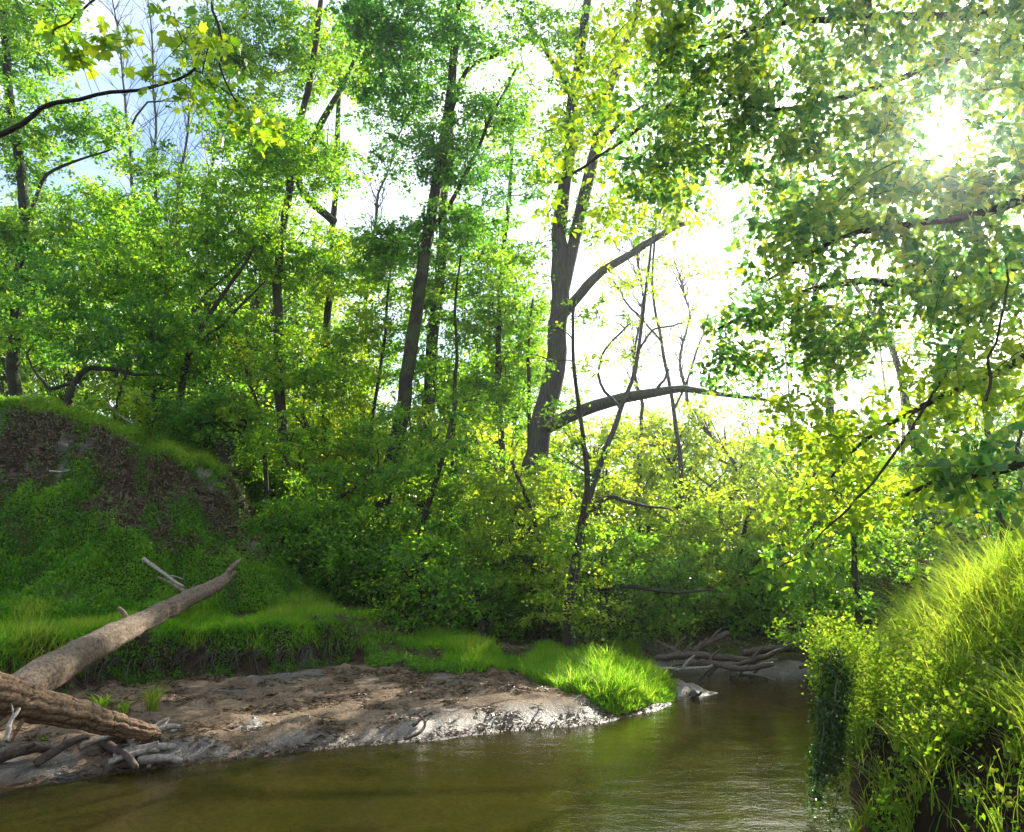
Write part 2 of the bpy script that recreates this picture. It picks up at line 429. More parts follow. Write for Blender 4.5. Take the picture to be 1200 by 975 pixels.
def watermat():
    m, n, out = newmat('water')
    tcn = n.nodes.new('ShaderNodeTexCoord')
    mp = n.nodes.new('ShaderNodeMapping'); mp.inputs['Scale'].default_value = (1.0, 1.7, 1)
    n.links.new(tcn.outputs['Object'], mp.inputs[0])
    def noise(s, d):
        q = n.nodes.new('ShaderNodeTexNoise'); q.inputs['Scale'].default_value = s; q.inputs['Detail'].default_value = d
        n.links.new(mp.outputs[0], q.inputs['Vector']); return q
    a, b_ = noise(1.6, 2), noise(12, 4)
    b1 = n.nodes.new('ShaderNodeBump'); b1.inputs['Strength'].default_value = .30; b1.inputs['Distance'].default_value = .05
    b2 = n.nodes.new('ShaderNodeBump'); b2.inputs['Strength'].default_value = .38; b2.inputs['Distance'].default_value = .012
    n.links.new(a.outputs[0], b1.inputs['Height']); n.links.new(b_.outputs[0], b2.inputs['Height'])
    n.links.new(b1.outputs[0], b2.inputs['Normal'])
    fr = n.nodes.new('ShaderNodeFresnel'); fr.inputs['IOR'].default_value = 1.4
    n.links.new(b2.outputs[0], fr.inputs['Normal'])
    gl = n.nodes.new('ShaderNodeBsdfGlossy'); gl.inputs['Roughness'].default_value = .015
    n.links.new(b2.outputs[0], gl.inputs['Normal'])
    tr = n.nodes.new('ShaderNodeBsdfTransparent'); tr.inputs['Color'].default_value = (.84, .72, .34, 1)
    df = n.nodes.new('ShaderNodeBsdfDiffuse'); df.inputs['Color'].default_value = (.17, .16, .035, 1)
    m1 = n.nodes.new('ShaderNodeMixShader'); m1.inputs[0].default_value = .10
    n.links.new(tr.outputs[0], m1.inputs[1]); n.links.new(df.outputs[0], m1.inputs[2])
    m2 = n.nodes.new('ShaderNodeMixShader')
    n.links.new(fr.outputs[0], m2.inputs[0]); n.links.new(m1.outputs[0], m2.inputs[1]); n.links.new(gl.outputs[0], m2.inputs[2])
    n.links.new(m2.outputs[0], out.inputs[0])
    return m
M['water'] = watermat()

# ------------------------------------------------------------------ the ground sheet
def axis(lo, hi, step, far, growth=1.22):
    a = list(np.arange(lo, hi + 1e-6, step))
    s = step; v = hi
    while v < far: s *= growth; v += s; a.append(v)
    s = step; v = lo
    while v > -far: s *= growth; v -= s; a.insert(0, v)
    return np.array(a)
gx = axis(-17, 10, .11, 340); gy = axis(1.0, 27, .11, 340)
GX, GY = np.meshgrid(gx, gy, indexing='xy')
GZ = height(GX, GY)
def cover(x, y):
    dl = sdf(x, y, LANDL); db = sdf(x, y, BENCH) + 0.22 * fbm(x * .9, y * .9, 3, 4, 9)
    dh = sdf(x, y, HILL) + 0.38 * fbm(x * .45, y * .45, 7, 3, 19); dr = sdf(x, y, LANDR)
    mud = (1 - ss(db, -.05, .08)) * (1 - ss(dr, -.1, .1))
    turf = ss(db, .25, .7) * .9
    soiln = fbm(x * .7, y * .7, 0, 4, 77)
    dq = dh + 2.3 * ss(x, -13.5, -7)
    soilh = ss(dq, 3.6, 4.3) * (1 - ss(dq, 5.6, 6.0)) * ss(soiln + .9 * ss(x, -14.5, -12), -.2, .4)
    turf = turf * (1 - soilh) * (1 - ss(y, 21, 26) * (1 - ss(dh, 0, 2)))
    turf = np.where(dr > 0, .5 * ss(dr, .6, 1.2), turf)
    wet = (1 - ss(dl, .2, .8 + .9 * fbm(x * .7, y * .7, 1, 3, 6))) * (1 - ss(dr, 0, .2))
    wet = np.maximum(wet, 1.0 * ss(x, 3.4, 4.6) * (1 - ss(db, .0, .2)) * ss(y, 16, 17)) * (dr < .2)
    wet = wet * ss(dl, -.25, -.02)
    return mud, turf, np.clip(wet, 0, 1), soilh
ny_, nx_ = GX.shape
V = np.stack([GX.ravel(), GY.ravel(), GZ.ravel()], 1)
ii, jj = np.meshgrid(np.arange(ny_ - 1), np.arange(nx_ - 1), indexing='ij')
Q = np.stack([ii * nx_ + jj, ii * nx_ + jj + 1, (ii + 1) * nx_ + jj + 1, (ii + 1) * nx_ + jj], -1).reshape(-1, 4)
gm = npmesh('ground', V, Q, 4, True)
ca = gm.color_attributes.new('cover', 'FLOAT_COLOR', 'POINT')
mud, turf, wet, _s = cover(GX.ravel(), GY.ravel())
edge_ = (1 - ss(sdf(V[:, 0], V[:, 1], LANDL) + .10 * fbm(V[:, 0] * 1.3, V[:, 1] * 1.3, 0, 3, 5), .05, .22 + .12 * fbm(V[:, 0] * 3, V[:, 1] * 3, 0, 3, 44))) * (V[:, 2] > -.06)
ca.data.foreach_set('color', np.stack([mud, turf, wet, edge_], 1).astype(np.float32).ravel())
ground = link('ground', gm, M['ground']); tag(ground, kind='structure')
wv = np.array([[-1500, -1500, 0], [1500, -1500, 0], [1500, 1500, 0], [-1500, 1500, 0]], float)
# the stream: sheet only as large as the channel needs
wx = np.linspace(-60, 60, 61); wy = np.linspace(-6, 34, 21)
WX, WY = np.meshgrid(wx, wy)
Vw = np.stack([WX.ravel(), WY.ravel(), np.zeros(WX.size) + .004], 1)
ii, jj = np.meshgrid(np.arange(20), np.arange(60), indexing='ij')
Qw = np.stack([ii * 61 + jj, ii * 61 + jj + 1, (ii + 1) * 61 + jj + 1, (ii + 1) * 61 + jj], -1).reshape(-1, 4)
water = link('water', npmesh('water', Vw, Qw, 4, True), M['water']); tag(water, kind='structure')

# ------------------------------------------------------------------ foliage builders
def spray_leaves(centres, radii, n_per, L, flat=.22, tilt=.35, seed=0, bright=None, droop=.25, up=.75):
    r = np.random.default_rng(seed)
    centres = np.asarray(centres, float); k = len(centres)
    n_per = np.broadcast_to(np.asarray(n_per, int), (k,))
    idx = np.repeat(np.arange(k), n_per); n = len(idx)
    # each spray is a tilted, uneven disc made of a few finger-like twigs
    ax = nrm(np.stack([r.normal(0, tilt, k), r.normal(0, tilt, k), np.ones(k)], 1))
    nf = 6
    fa = r.uniform(0, 2 * math.pi, (k, nf)); fl = r.uniform(.45, 1.15, (k, nf))
    f = r.integers(0, nf, n)
    a = fa[idx, f] + r.normal(0, .22, n); q = r.uniform(.03, 1, n) ** .7 * fl[idx, f]
    rad = np.asarray(radii, float)[idx]
    lx, ly = np.cos(a) * q * rad, np.sin(a) * q * rad
    lz = r.normal(0, flat * .5, n) * rad - droop * rad * q * q
    N0 = ax[idx]; X = nrm(np.cross(N0, np.array([0, 1.0, .1]))); Yv = np.cross(N0, X)
    C = centres[idx] + X * lx[:, None] + Yv * ly[:, None] + N0 * lz[:, None]
    N = nrm(N0 * up + r.normal(0, .55, (n, 3)))
    D = X * np.cos(a)[:, None] + Yv * np.sin(a)[:, None] + r.normal(0, .6, (n, 3)) + np.array([0, 0, -.25])
    Ls = L * (r.uniform(.7, 1.35, k))[idx] * r.uniform(.7, 1.25, n); Ws = Ls * r.uniform(.5, .8, n)
    b = r.uniform(0, 1, k) if bright is None else bright
    tint = np.clip(.55 * b[idx] + .45 * r.uniform(0, 1, n), 0, 1)
    return leaf_arrays(C, N, D, Ls, Ws, tint)

def in_view(p, m=60):
    u = p[..., 0] / np.maximum(p[..., 1], .1)
    return (p[..., 1] > .5) & (np.abs(u) < (600 + m) / F + .02)

GAPS = []   # open air between crowns: (px, py, rx, ry, near, far) cones free of sprays
def gap_keep(pts, r):
    keep = np.ones(len(pts), bool)
    X, Y, Z = pts[:, 0], np.maximum(pts[:, 1], .1), pts[:, 2] - CAM_H
    zc = Y * cp + Z * sp; yc = -Y * sp + Z * cp
    px = 600 + F * X / zc; py = 487.5 - F * yc / zc
    for (gx_, gy_, rx, ry, k, y0, y1) in GAPS:
        q = ((px - gx_) / rx) ** 2 + ((py - gy_) / ry) ** 2
        keep &= ~((q < 1) & (Y > y0) & (Y < y1) & (r.uniform(0, 1, len(pts)) < k))
    return keep

def crown_points(blobs, Y, seed, dens, depth=None, mult=6.0):
    r = np.random.default_rng(seed); out = []
    for b in blobs:
        px, py, rx, ry = b[:4]
        yy = b[4] if len(b) > 4 else Y
        k = b[5] if len(b) > 5 else 1.0
        c = P(px, py, yy); sx, sz = rx * yy / F, ry * yy / F
        sy = depth if depth else max(.8, (sx + sz) * .45)
        n = max(3, int(dens * k * sx * sz * 3.2 * mult))
        u = nrm(r.normal(0, 1, (n, 3))) * (r.uniform(0, 1, (n, 1)) ** .38)
        out.append(c + u * np.array([sx, sy, sz]))
    p = np.concatenate(out)
    return p[gap_keep(p, r)]

def to_ground(pts):
    "carry the first trunk point down into the terrain"
    pts = [np.asarray(p, float) for p in pts]
    b = pts[0].copy(); g = Hs(b[0], b[1])
    if b[2] > g + .3:
        d = pts[0] - pts[1]; d = d / (abs(d[2]) + 1e-6)
        k = (b[2] - g)
        nb = b + np.array([d[0] * .35 * k, d[1] * .35 * k, 0]); nb[2] = Hs(nb[0], nb[1]) - .15
        pts = [nb] + pts
    else:
        b[2] = g - .15
        pts[0] = b
        while len(pts) > 2 and pts[1][2] < b[2] + .15: pts.pop(1)
    return pts

def make_tree(name, label, cat, trunk, widths, Y, blobs=(), leafmat_='leaf_mid', bark='bark', L=.12, dens=1.0, per=70,
              srad=.75, limbs=(), seed=1, group=None, seg=10, maxlimb=10, extra=(), depth=None, twigs=True, flare=1.35):
    r = np.random.default_rng(seed)
    tp = [P(p[0], p[1], p[2] if len(p) > 2 else Y) for p in trunk]
    n0 = len(tp)
    rad = [w * .42 * (t[1]) / F for w, t in zip(np.interp(np.linspace(0, 1, n0), np.linspace(0, 1, len(widths)), widths), tp)]
    tg = to_ground(tp)
    if len(tg) > n0: rad = [rad[0] * flare] + rad
    elif len(tg) < n0: rad = rad[n0 - len(tg):]
    tp = tg
    base = tp[0].copy()
    n = max(12, len(tp) * 5)
    q = resample(tp, n, .35 * np.mean(rad), seed); rr = np.interp(np.linspace(0, 1, n), np.linspace(0, 1, len(rad)), rad)
    root = empty(name, base + np.array([0, 0, .1]), label, cat, group)
    org = base + np.array([0, 0, .1])
    Vt, Qt = tube_arrays(q - org, rr, seg, .07, seed)
    link('trunk', npmesh('trunk', Vt, Qt, 4, True), M[bark], root)
    nodes = [q[i] for i in range(n // 3, n)]; nrad = [rr[i] for i in range(n // 3, n)]
    for lb in limbs:
        lp = resample([P(a[0], a[1], a[2] if len(a) > 2 else Y) for a in lb[0]], 16, .05, seed + 3)
        lr = np.interp(np.linspace(0, 1, 16), np.linspace(0, 1, len(lb[1])), lb[1]) * .5 * Y / F
        Vl, Ql = tube_arrays(lp - org, lr, 8, .06, seed + 5)
        link('limb', npmesh('limb', Vl, Ql, 4, True), M[bark], root)
        nodes += [p for p in lp[5:]]; nrad += list(lr[5:])
    if len(blobs):
        pts = crown_points(blobs, Y, seed + 100, dens, depth)
        if len(pts):
            lv = spray_leaves(pts - org, srad * r.uniform(.6, 1.25, len(pts)), per, L, seed=seed + 7)
            cr = link('crown', npmesh('crown', lv[0], lv[1], 3, False, lv[2]), M[leafmat_], root)
            if twigs:
                d0 = np.min(np.linalg.norm(pts[:, None] - np.array(nodes)[None], axis=2), axis=1)
                order = np.argsort(d0); parts = []; nl = 0
                nodes_a = list(nodes); na = np.array(nodes_a)
                for k in order:
                    t = pts[k]
                    dv = t - na; dist = np.linalg.norm(dv, axis=1) + .8 * np.maximum(0, -dv[:, 2] - .2)
                    j = int(np.argmin(dist)); s = na[j]; ln = float(np.linalg.norm(t - s))
                    if ln < .15: continue
                    mid1 = s + (t - s) * .35 + np.array([0, 0, .10 * ln]) + r.normal(0, .05 * ln, 3)
                    mid2 = s + (t - s) * .7 + np.array([0, 0, .10 * ln]) + r.normal(0, .05 * ln, 3)
                    pp = resample([s, mid1, mid2, t], 7)
                    r0 = min(.06, .010 + .013 * ln)
                    parts_ = tube_arrays(pp - org, np.linspace(r0, .005, 7), 4 if ln < 1.5 else 6)
                    if ln > 1.3 and nl < maxlimb:
                        link('limb', npmesh('limb', *parts_, 4, True), M[bark], root); nl += 1
                    else: parts.append(parts_)
                    na = np.concatenate([na, pp[2:]])
                if parts:
                    Vq, Qq = join_quads(parts)
                    tag(link('twigs', npmesh('twigs', Vq, Qq, 4, False), M[bark], root), kind='stuff')
    return root

# ------------------------------------------------------------------ trees that can be told apart
GAPS += [(775, 415, 50, 72, .35, 0, 90), (600, 240, 40, 45, .6, 12, 90), (470, 205, 34, 38, .7, 12, 90), (170, 60, 50, 55, .6, 12, 90),
         (95, 200, 45, 18, .7, 12, 90), (225, 175, 28, 45, .7, 12, 90), (610, 90, 40, 30, .6, 12, 90), (1106, 158, 33, 31, 1.0, 0, 90),
         (830, 330, 40, 60, .7, 12, 90), (1040, 455, 26, 60, .7, 0, 90), (790, 475, 60, 28, .9, 12, 90)]

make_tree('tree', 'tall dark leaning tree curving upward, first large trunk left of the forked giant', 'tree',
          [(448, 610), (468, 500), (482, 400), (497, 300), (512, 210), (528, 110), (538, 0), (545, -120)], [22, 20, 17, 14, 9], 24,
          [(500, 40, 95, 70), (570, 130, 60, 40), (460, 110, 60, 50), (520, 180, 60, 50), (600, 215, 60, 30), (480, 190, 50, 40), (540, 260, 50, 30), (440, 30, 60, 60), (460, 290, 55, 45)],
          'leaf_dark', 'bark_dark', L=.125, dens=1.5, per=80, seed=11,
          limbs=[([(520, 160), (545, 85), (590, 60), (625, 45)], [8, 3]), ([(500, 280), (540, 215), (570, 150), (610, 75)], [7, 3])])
make_tree('tree', 'grey trunk standing just behind the dark leaning tree', 'tree',
          [(497, 640), (500, 540), (503, 460), (515, 330), (520, 250), (530, 100)], [24, 19, 16, 10], 28,
          [(540, 290, 75, 50), (470, 330, 75, 50), (560, 360, 75, 60), (440, 410, 70, 50), (545, 440, 80, 50), (600, 420, 40, 60)],
          'leaf_mid', 'bark_grey', L=.125, dens=1.35, per=75, seed=12)
make_tree('tree', 'straight slender tree with a pale trunk on the flat behind the cut bank crest', 'tree',
          [(333, 560), (328, 440), (325, 340), (330, 290), (345, 180), (370, 60), (385, -60)], [15, 13, 11, 7], 26,
          [(330, 60, 85, 75), (290, 150, 60, 50), (370, 190, 65, 55), (330, 300, 80, 60), (290, 410, 70, 45), (370, 430, 60, 50)],
          'leaf_mid', 'bark', L=.125, dens=1.45, per=75, seed=13,
          limbs=[([(327, 300), (310, 285), (270, 320), (240, 345)], [6, 3])])
make_tree('tree', 'thin straight tree immediately right of the slender pale trunk behind the crest', 'tree',
          [(378, 570), (383, 430), (388, 320), (395, 200), (400, 50)], [12, 11, 9, 6], 30,
          [(405, 60, 60, 60), (400, 320, 60, 60), (395, 440, 60, 50), (410, 520, 60, 40)], 'leaf_yellow', 'bark', L=.13, dens=1.3, per=70, seed=14,
          limbs=[([(392, 260, 29), (350, 215, 27), (372, 150, 26), (400, 100, 26), (422, 50, 26)], [10, 9, 7, 3])])
make_tree('tree', 'thin crooked young tree growing on the crest of the cut bank, forked and leaning right', 'tree',
          [(203, 520), (212, 460), (225, 405), (262, 345), (300, 288)], [11, 9, 7, 4], 24,
          [(180, 300, 75, 65), (255, 250, 75, 60), (330, 180, 60, 50), (220, 400, 75, 45), (180, 190, 45, 30), (140, 350, 50, 50)],
          'leaf_mid', 'bark_dark', L=.12, dens=1.5, per=75, seed=15,
          limbs=[([(225, 405), (255, 385), (290, 350), (310, 330)], [5, 2])])
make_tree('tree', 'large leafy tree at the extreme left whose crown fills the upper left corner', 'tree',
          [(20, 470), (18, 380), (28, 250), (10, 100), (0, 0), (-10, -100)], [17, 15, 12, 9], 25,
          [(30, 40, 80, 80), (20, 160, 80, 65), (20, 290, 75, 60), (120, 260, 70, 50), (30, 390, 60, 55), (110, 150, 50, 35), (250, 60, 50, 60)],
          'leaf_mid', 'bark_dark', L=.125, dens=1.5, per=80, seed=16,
          limbs=[([(20, 300), (50, 215), (85, 190), (130, 175)], [6, 2])])
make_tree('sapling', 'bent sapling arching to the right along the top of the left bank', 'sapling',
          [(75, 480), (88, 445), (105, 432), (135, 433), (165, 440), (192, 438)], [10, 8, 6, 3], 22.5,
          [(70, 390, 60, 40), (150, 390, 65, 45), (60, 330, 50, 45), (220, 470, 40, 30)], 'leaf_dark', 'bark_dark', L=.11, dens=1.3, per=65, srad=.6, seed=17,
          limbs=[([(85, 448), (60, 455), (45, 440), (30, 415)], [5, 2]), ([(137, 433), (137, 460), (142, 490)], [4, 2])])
make_tree('tree', 'big grey forked tree with a long limb reaching over the stream', 'tree',
          [(612, 640), (620, 570), (634, 510), (650, 430), (655, 370), (657, 310), (660, 230), (672, 120), (690, 0), (705, -110)],
          [36, 33, 30, 27, 24, 19, 14, 10], 23,
          [(690, 40, 80, 55), (630, 150, 50, 45), (750, 130, 70, 60), (700, 255, 45, 28), (790, 50, 60, 50), (600, 30, 50, 35), (720, 200, 55, 40), (800, 210, 40, 40), (640, 60, 50, 60, 22), (660, 180, 35, 40, 22), (690, 120, 40, 50, 22), (640, 260, 30, 35), (760, 260, 45, 25), (650, 490, 22, 22, 21.5), (610, 300, 35, 40)],
          'leaf_mid', 'bark_grey', L=.12, dens=.9, per=55, srad=.65, seed=18, seg=18,
          limbs=[([(655, 365), (672, 285), (690, 205), (712, 110), (745, 20), (760, -60)], [16, 15, 11, 8]),
                 ([(656, 372), (680, 345), (705, 318), (740, 296), (790, 268), (805, 262)], [14, 12, 10, 8, 6]),
                 ([(642, 500, 22.8), (672, 486, 22.4), (715, 471, 22), (760, 460, 21.6), (800, 456, 21.3), (850, 464, 21), (925, 472, 20.8)], [17, 16, 14, 11, 8, 5, 3]),
                 ([(770, 455, 21.6), (778, 445, 21.5), (784, 433, 21.5)], [4, 2]),
                 ([(690, 200), (720, 150), (775, 110), (820, 90)], [8, 3]), ([(672, 120), (640, 60), (610, 10)], [7, 3])])
make_tree('tree', 'thin pale forked tree leaning right between the forked giant and the bright sky gap', 'tree',
          [(672, 690), (688, 590), (704, 540), (728, 480), (745, 430), (757, 340), (765, 270)], [12, 10, 7, 5, 3], 19.5,
          [(740, 545, 55, 35), (700, 390, 40, 45, 19.5, .8), (745, 330, 35, 35, 19.5, .8), (690, 440, 30, 30, 19.5, .8), (700, 610, 50, 40), (665, 685, 50, 32, 18.8, 1.3), (700, 722, 45, 22, 18.6, 1.5), (640, 725, 40, 18, 18.8, 1.2)], 'leaf_yellow', 'bark_grey', L=.095, dens=1.1, per=45, srad=.5, seed=19,
          limbs=[([(690, 600), (712, 583), (745, 588), (790, 600)], [6, 5, 2]), ([(728, 480), (700, 440), (715, 400), (740, 380)], [4, 2]),
                 ([(745, 420), (765, 385), (800, 380)], [3, 2])])
make_tree('sapling', 'dark slim sapling crossing in front of the broken limb beside the forked giant', 'sapling',
          [(668, 690), (684, 600), (688, 560), (680, 490), (672, 420), (673, 350)], [9, 8, 6, 4], 18.8,
          [(665, 540, 35, 40), (640, 420, 28, 40, 18.8, .7), (680, 640, 45, 30)], 'leaf_mid', 'bark_dark', L=.09, dens=1.0, per=45, srad=.5, seed=20)
make_tree('tree', 'tree with painted shade-grey leaves on the right shore whose crown spreads around the sun', 'tree',
          [(1230, 660), (1225, 500), (1215, 300), (1190, 60), (1170, -100)], [24, 20, 16, 9], 16,
          [(1150, 60, 70, 60), (1180, 250, 60, 70), (1060, 40, 70, 50), (1040, 230, 60, 60), (1110, 330, 60, 50), (960, 60, 60, 50), (1190, 140, 40, 50)],
          'leaf_canopy', 'bark_grey', L=.11, dens=.85, per=55, srad=.6, seed=28)
make_tree('tree', 'tree on the right shore with low crown meeting the drooping bough', 'tree',
          [(1085, 690), (1075, 560), (1050, 420), (1000, 330)], [13, 10, 6], 19,
          [(1000, 420, 60, 45), (1080, 420, 50, 45), (940, 380, 50, 40), (1120, 480, 60, 50), (930, 520, 40, 40), (1020, 500, 40, 30), (880, 330, 40, 35), (880, 450, 40, 30)],
          'leaf_canopy', 'bark_grey', L=.11, dens=1.0, per=55, srad=.6, seed=29)
make_tree('tree', 'tall tree beyond the stream whose thin crown fills the sky left of the sun', 'tree',
          [(985, 700), (975, 500), (950, 300), (900, 100), (880, -50)], [14, 11, 8, 5], 24,
          [(880, 60, 60, 50), (950, 120, 60, 60), (870, 180, 60, 50), (960, 240, 60, 50), (1040, 130, 40, 40), (880, 260, 45, 40), (820, 120, 40, 50)],
          'leaf_canopy', 'bark_grey', L=.13, dens=.6, per=55, srad=.75, seed=30)
make_tree('tree', 'slender half-bare tree whose fine branches cross the bright sky gap', 'tree',
          [(800, 640), (797, 540), (788, 470), (775, 400), (765, 330), (770, 250)], [7, 6, 4, 3], 26,
          [(770, 330, 40, 40), (800, 400, 40, 50), (740, 400, 30, 50), (720, 330, 35, 30), (820, 320, 35, 50), (790, 270, 30, 30)], 'leaf_yellow', 'bark_grey', L=.10, dens=.8, per=34, srad=.55, seed=31,
          limbs=[([(790, 480), (815, 420), (830, 370)], [3, 2]), ([(775, 400), (740, 360), (720, 330)], [3, 2])])
make_tree('tree', 'tree left of the forked giant with a patchy crown against the white sky', 'tree',
          [(588, 660), (590, 540), (584, 420), (590, 300), (600, 180), (596, 90)], [11, 9, 7, 4], 27,
          [(590, 150, 50, 50), (575, 280, 45, 50), (620, 350, 35, 50), (560, 200, 40, 30), (610, 440, 40, 50)], 'leaf_mid', 'bark', L=.12, dens=1.0, per=60, seed=32)
# understorey filling the middle of the picture
make_tree('tree', 'bushy low tree with a bent dark trunk at the right end of the cut bank', 'tree',
          [(330, 660), (345, 620), (385, 590), (440, 560)], [11, 9, 6, 4], 23,
          [(350, 520, 60, 40), (410, 560, 70, 45), (460, 510, 60, 45), (360, 600, 45, 40), (420, 630, 60, 35)], 'leaf_mid', 'bark_dark', L=.11, dens=.9, per=75, srad=.6, seed=21)
make_tree('tree', 'spreading understorey tree filling the centre of the wood, below the dark leaning tree', 'tree',
          [(495, 720), (488, 660), (500, 600), (520, 530), (535, 470)], [9, 8, 5], 22.5,
          [(480, 570, 75, 45), (540, 530, 65, 50), (520, 620, 75, 40), (450, 640, 70, 40), (560, 590, 60, 50), (600, 650, 55, 35), (540, 670, 60, 30)], 'leaf_mid', 'bark_dark', L=.115, dens=1.0, per=80, srad=.6, seed=22)
make_tree('tree', 'bright understorey tree at the foot of the forked giant, reaching down to the grassy point', 'tree',
          [(640, 740), (636, 690), (628, 620), (600, 540)], [9, 7, 5], 21.2,
          [(590, 590, 50, 45), (640, 600, 50, 40), (625, 550, 30, 25), (560, 560, 35, 35), (600, 640, 60, 40), (650, 670, 55, 35), (590, 690, 55, 25), (690, 720, 50, 22)], 'leaf_yellow', 'bark_dark', L=.11, dens=1.15, per=75, srad=.55, seed=23)
make_tree('tree', 'low tree with crooked dark boughs hanging over the inlet left of the log jam', 'tree',
          [(720, 760), (715, 720), (700, 680), (712, 640)], [10, 8, 5], 20.5,
          [(700, 640, 60, 40), (750, 680, 60, 40), (690, 700, 55, 35), (770, 720, 45, 28), (810, 670, 50, 35)], 'leaf_mid', 'bark_dark', L=.10, dens=1.0, per=70, srad=.55, seed=24,
          limbs=[([(705, 690, 20), (740, 688, 19.8), (790, 694, 19.6), (840, 690, 19.4)], [6, 4, 2]), ([(700, 680), (680, 670), (650, 680)], [5, 2])])
make_tree('tree', 'yellow-green low tree behind the log jam, its crown rounded against the distant wood', 'tree',
          [(872, 740), (868, 690), (866, 650), (880, 600)], [10, 8, 5], 23,
          [(860, 610, 65, 45), (920, 660, 60, 45), (800, 600, 60, 40), (850, 690, 60, 30), (940, 700, 40, 30), (780, 650, 45, 35)], 'leaf_yellow', 'bark_dark', L=.11, dens=1.2, per=70, srad=.65, seed=25)
make_tree('tree', 'leafy tree on the right shore standing behind the overgrown right bank', 'tree',
          [(1010, 760), (1005, 700), (1000, 640), (1010, 560)], [10, 8, 5], 17.5,
          [(970, 690, 40, 50), (1000, 620, 50, 50), (1030, 560, 50, 45), (1040, 640, 50, 50), (940, 640, 40, 35), (950, 740, 30, 25)], 'leaf_mid', 'bark_dark', L=.09, dens=1.6, per=75, srad=.55, seed=26)
make_tree('tree', 'dark double-stemmed tree at the right edge above the overgrown bank', 'tree',
          [(1178, 650), (1172, 600), (1162, 540), (1150, 440)], [11, 9, 6], 13,
          [(1150, 560, 60, 40), (1090, 610, 50, 35), (1110, 540, 55, 40), (1190, 600, 35, 30)], 'leaf_canopy', 'bark_dark', L=.08, dens=2.0, per=60, srad=.45, seed=27,
          limbs=[([(1190, 640), (1192, 580), (1195, 500)], [9, 7, 4])])
for k, (pts, y, bl, lab) in enumerate([
        ([(430, 540), (440, 470), (452, 380), (455, 330)], 26, [(440, 380, 40, 40), (430, 470, 50, 40)], 'slim dark sapling left of the dark leaning tree, showing against yellow leaves'),
        ([(532, 470), (535, 420), (534, 360), (540, 300)], 25, [(580, 330, 45, 50), (560, 480, 55, 30)], 'slim sapling right of the grey trunk at mid height of the wood'),
        ([(310, 520), (300, 470), (288, 430), (275, 400)], 23.5, [(270, 490, 50, 35), (300, 420, 45, 35)], 'short sapling leaning left beside the slender pale tree'),
        ([(620, 470), (619, 410), (624, 350)], 25, [(618, 380, 30, 50), (600, 480, 40, 40)], 'thin sapling just left of the forked giant, leaves against white sky'),
        ([(130, 500), (138, 470), (150, 430)], 22, [(140, 470, 60, 25)], 'small bare-stemmed sapling under the arching sapling')]):
    make_tree('sapling', lab, 'sapling', pts, [6, 5, 3], y, bl, ['leaf_yellow', 'leaf_mid'][k % 2], 'bark_dark', L=.115, dens=1.2, per=60, srad=.6, seed=40 + k, seg=6, maxlimb=3)

# ------------------------------------------------------------------ the wood beyond: whole trees, a few shared shapes
def forest_proto(seed, H, lm, nspray, bark='bark_grey', crown_lo=.25, wid=3.2, L=.22, per=45):
    r = np.random.default_rng(seed)
    root = bpy.data.objects.new('forest_tree', None)
    q = resample([(0, 0, -.6), (r.normal(0, .2), r.normal(0, .2), H * .3), (r.normal(0, .5), r.normal(0, .5), H * .65), (r.normal(0, .7), r.normal(0, .7), H * .95)], 14)
    Vt, Qt = tube_arrays(q, np.linspace(.018 * H, .03, 14), 8, .07, seed)
    z = r.uniform(crown_lo, 1.0, nspray); w = wid * np.sin(np.clip((z - crown_lo) / (1.02 - crown_lo), 0, 1) ** .7 * math.pi) ** .6 * r.uniform(.25, 1, nspray) + .2
    a = r.uniform(0, 2 * math.pi, nspray)
    pts = np.stack([np.cos(a) * w, np.sin(a) * w, z * H], 1)
    tr = npmesh('trunk', Vt, Qt, 4, True); tr.materials.append(M[bark])
    parts = []
    for t in pts[::2]:
        k = int(np.clip(t[2] / H * 13 - 1.5, 2, 12)); s = q[k]
        pp = resample([s, s + (t - s) * .5 + np.array([0, 0, -.1]), t], 5)
        parts.append(tube_arrays(pp, np.linspace(.05, .012, 5), 4))
    Vq, Qq = join_quads(parts)
    tw = npmesh('twigs', Vq, Qq, 4, False); tw.materials.append(M[bark])
    lv = spray_leaves(pts, r.uniform(.7, 1.5, nspray), per, L, seed=seed + 1)
    cr = npmesh('crown', lv[0], lv[1], 3, False, lv[2]); cr.materials.append(M[lm])
    return [('trunk', tr), ('twigs', tw), ('crown', cr)]
protos = [forest_proto(201, 15, 'leaf_far', 150), forest_proto(202, 12, 'leaf_far', 130, wid=3.0), forest_proto(203, 17, 'leaf_far', 170, wid=3.6, crown_lo=.3),
          forest_proto(204, 7, 'leaf_yellow', 110, 'bark_dark', .05, 2.8, .18, 50), forest_proto(205, 19, 'leaf_mid', 200, 'bark_dark', .2, 4.0, .20, 50), forest_proto(206, 3.2, 'leaf_mid', 90, 'bark_dark', .0, 2.2, .14, 60)]
def forest_tree(px, Y, kind, s, label, group, name='tree', cat='tree'):
    x = (px - 600) / F * Y
    z = Hs(x, Y)
    root = empty(name, (x, Y, z), label, cat, group, random.uniform(0, 6.28))
    root.scale = (s, s, s * random.uniform(.92, 1.1))
    for nme, me in protos[kind]:
        o = bpy.data.objects.new(nme, me); COL.objects.link(o); o.parent = root
        if nme == 'twigs': o['kind'] = 'stuff'
    return root
rr_ = random.Random(5)
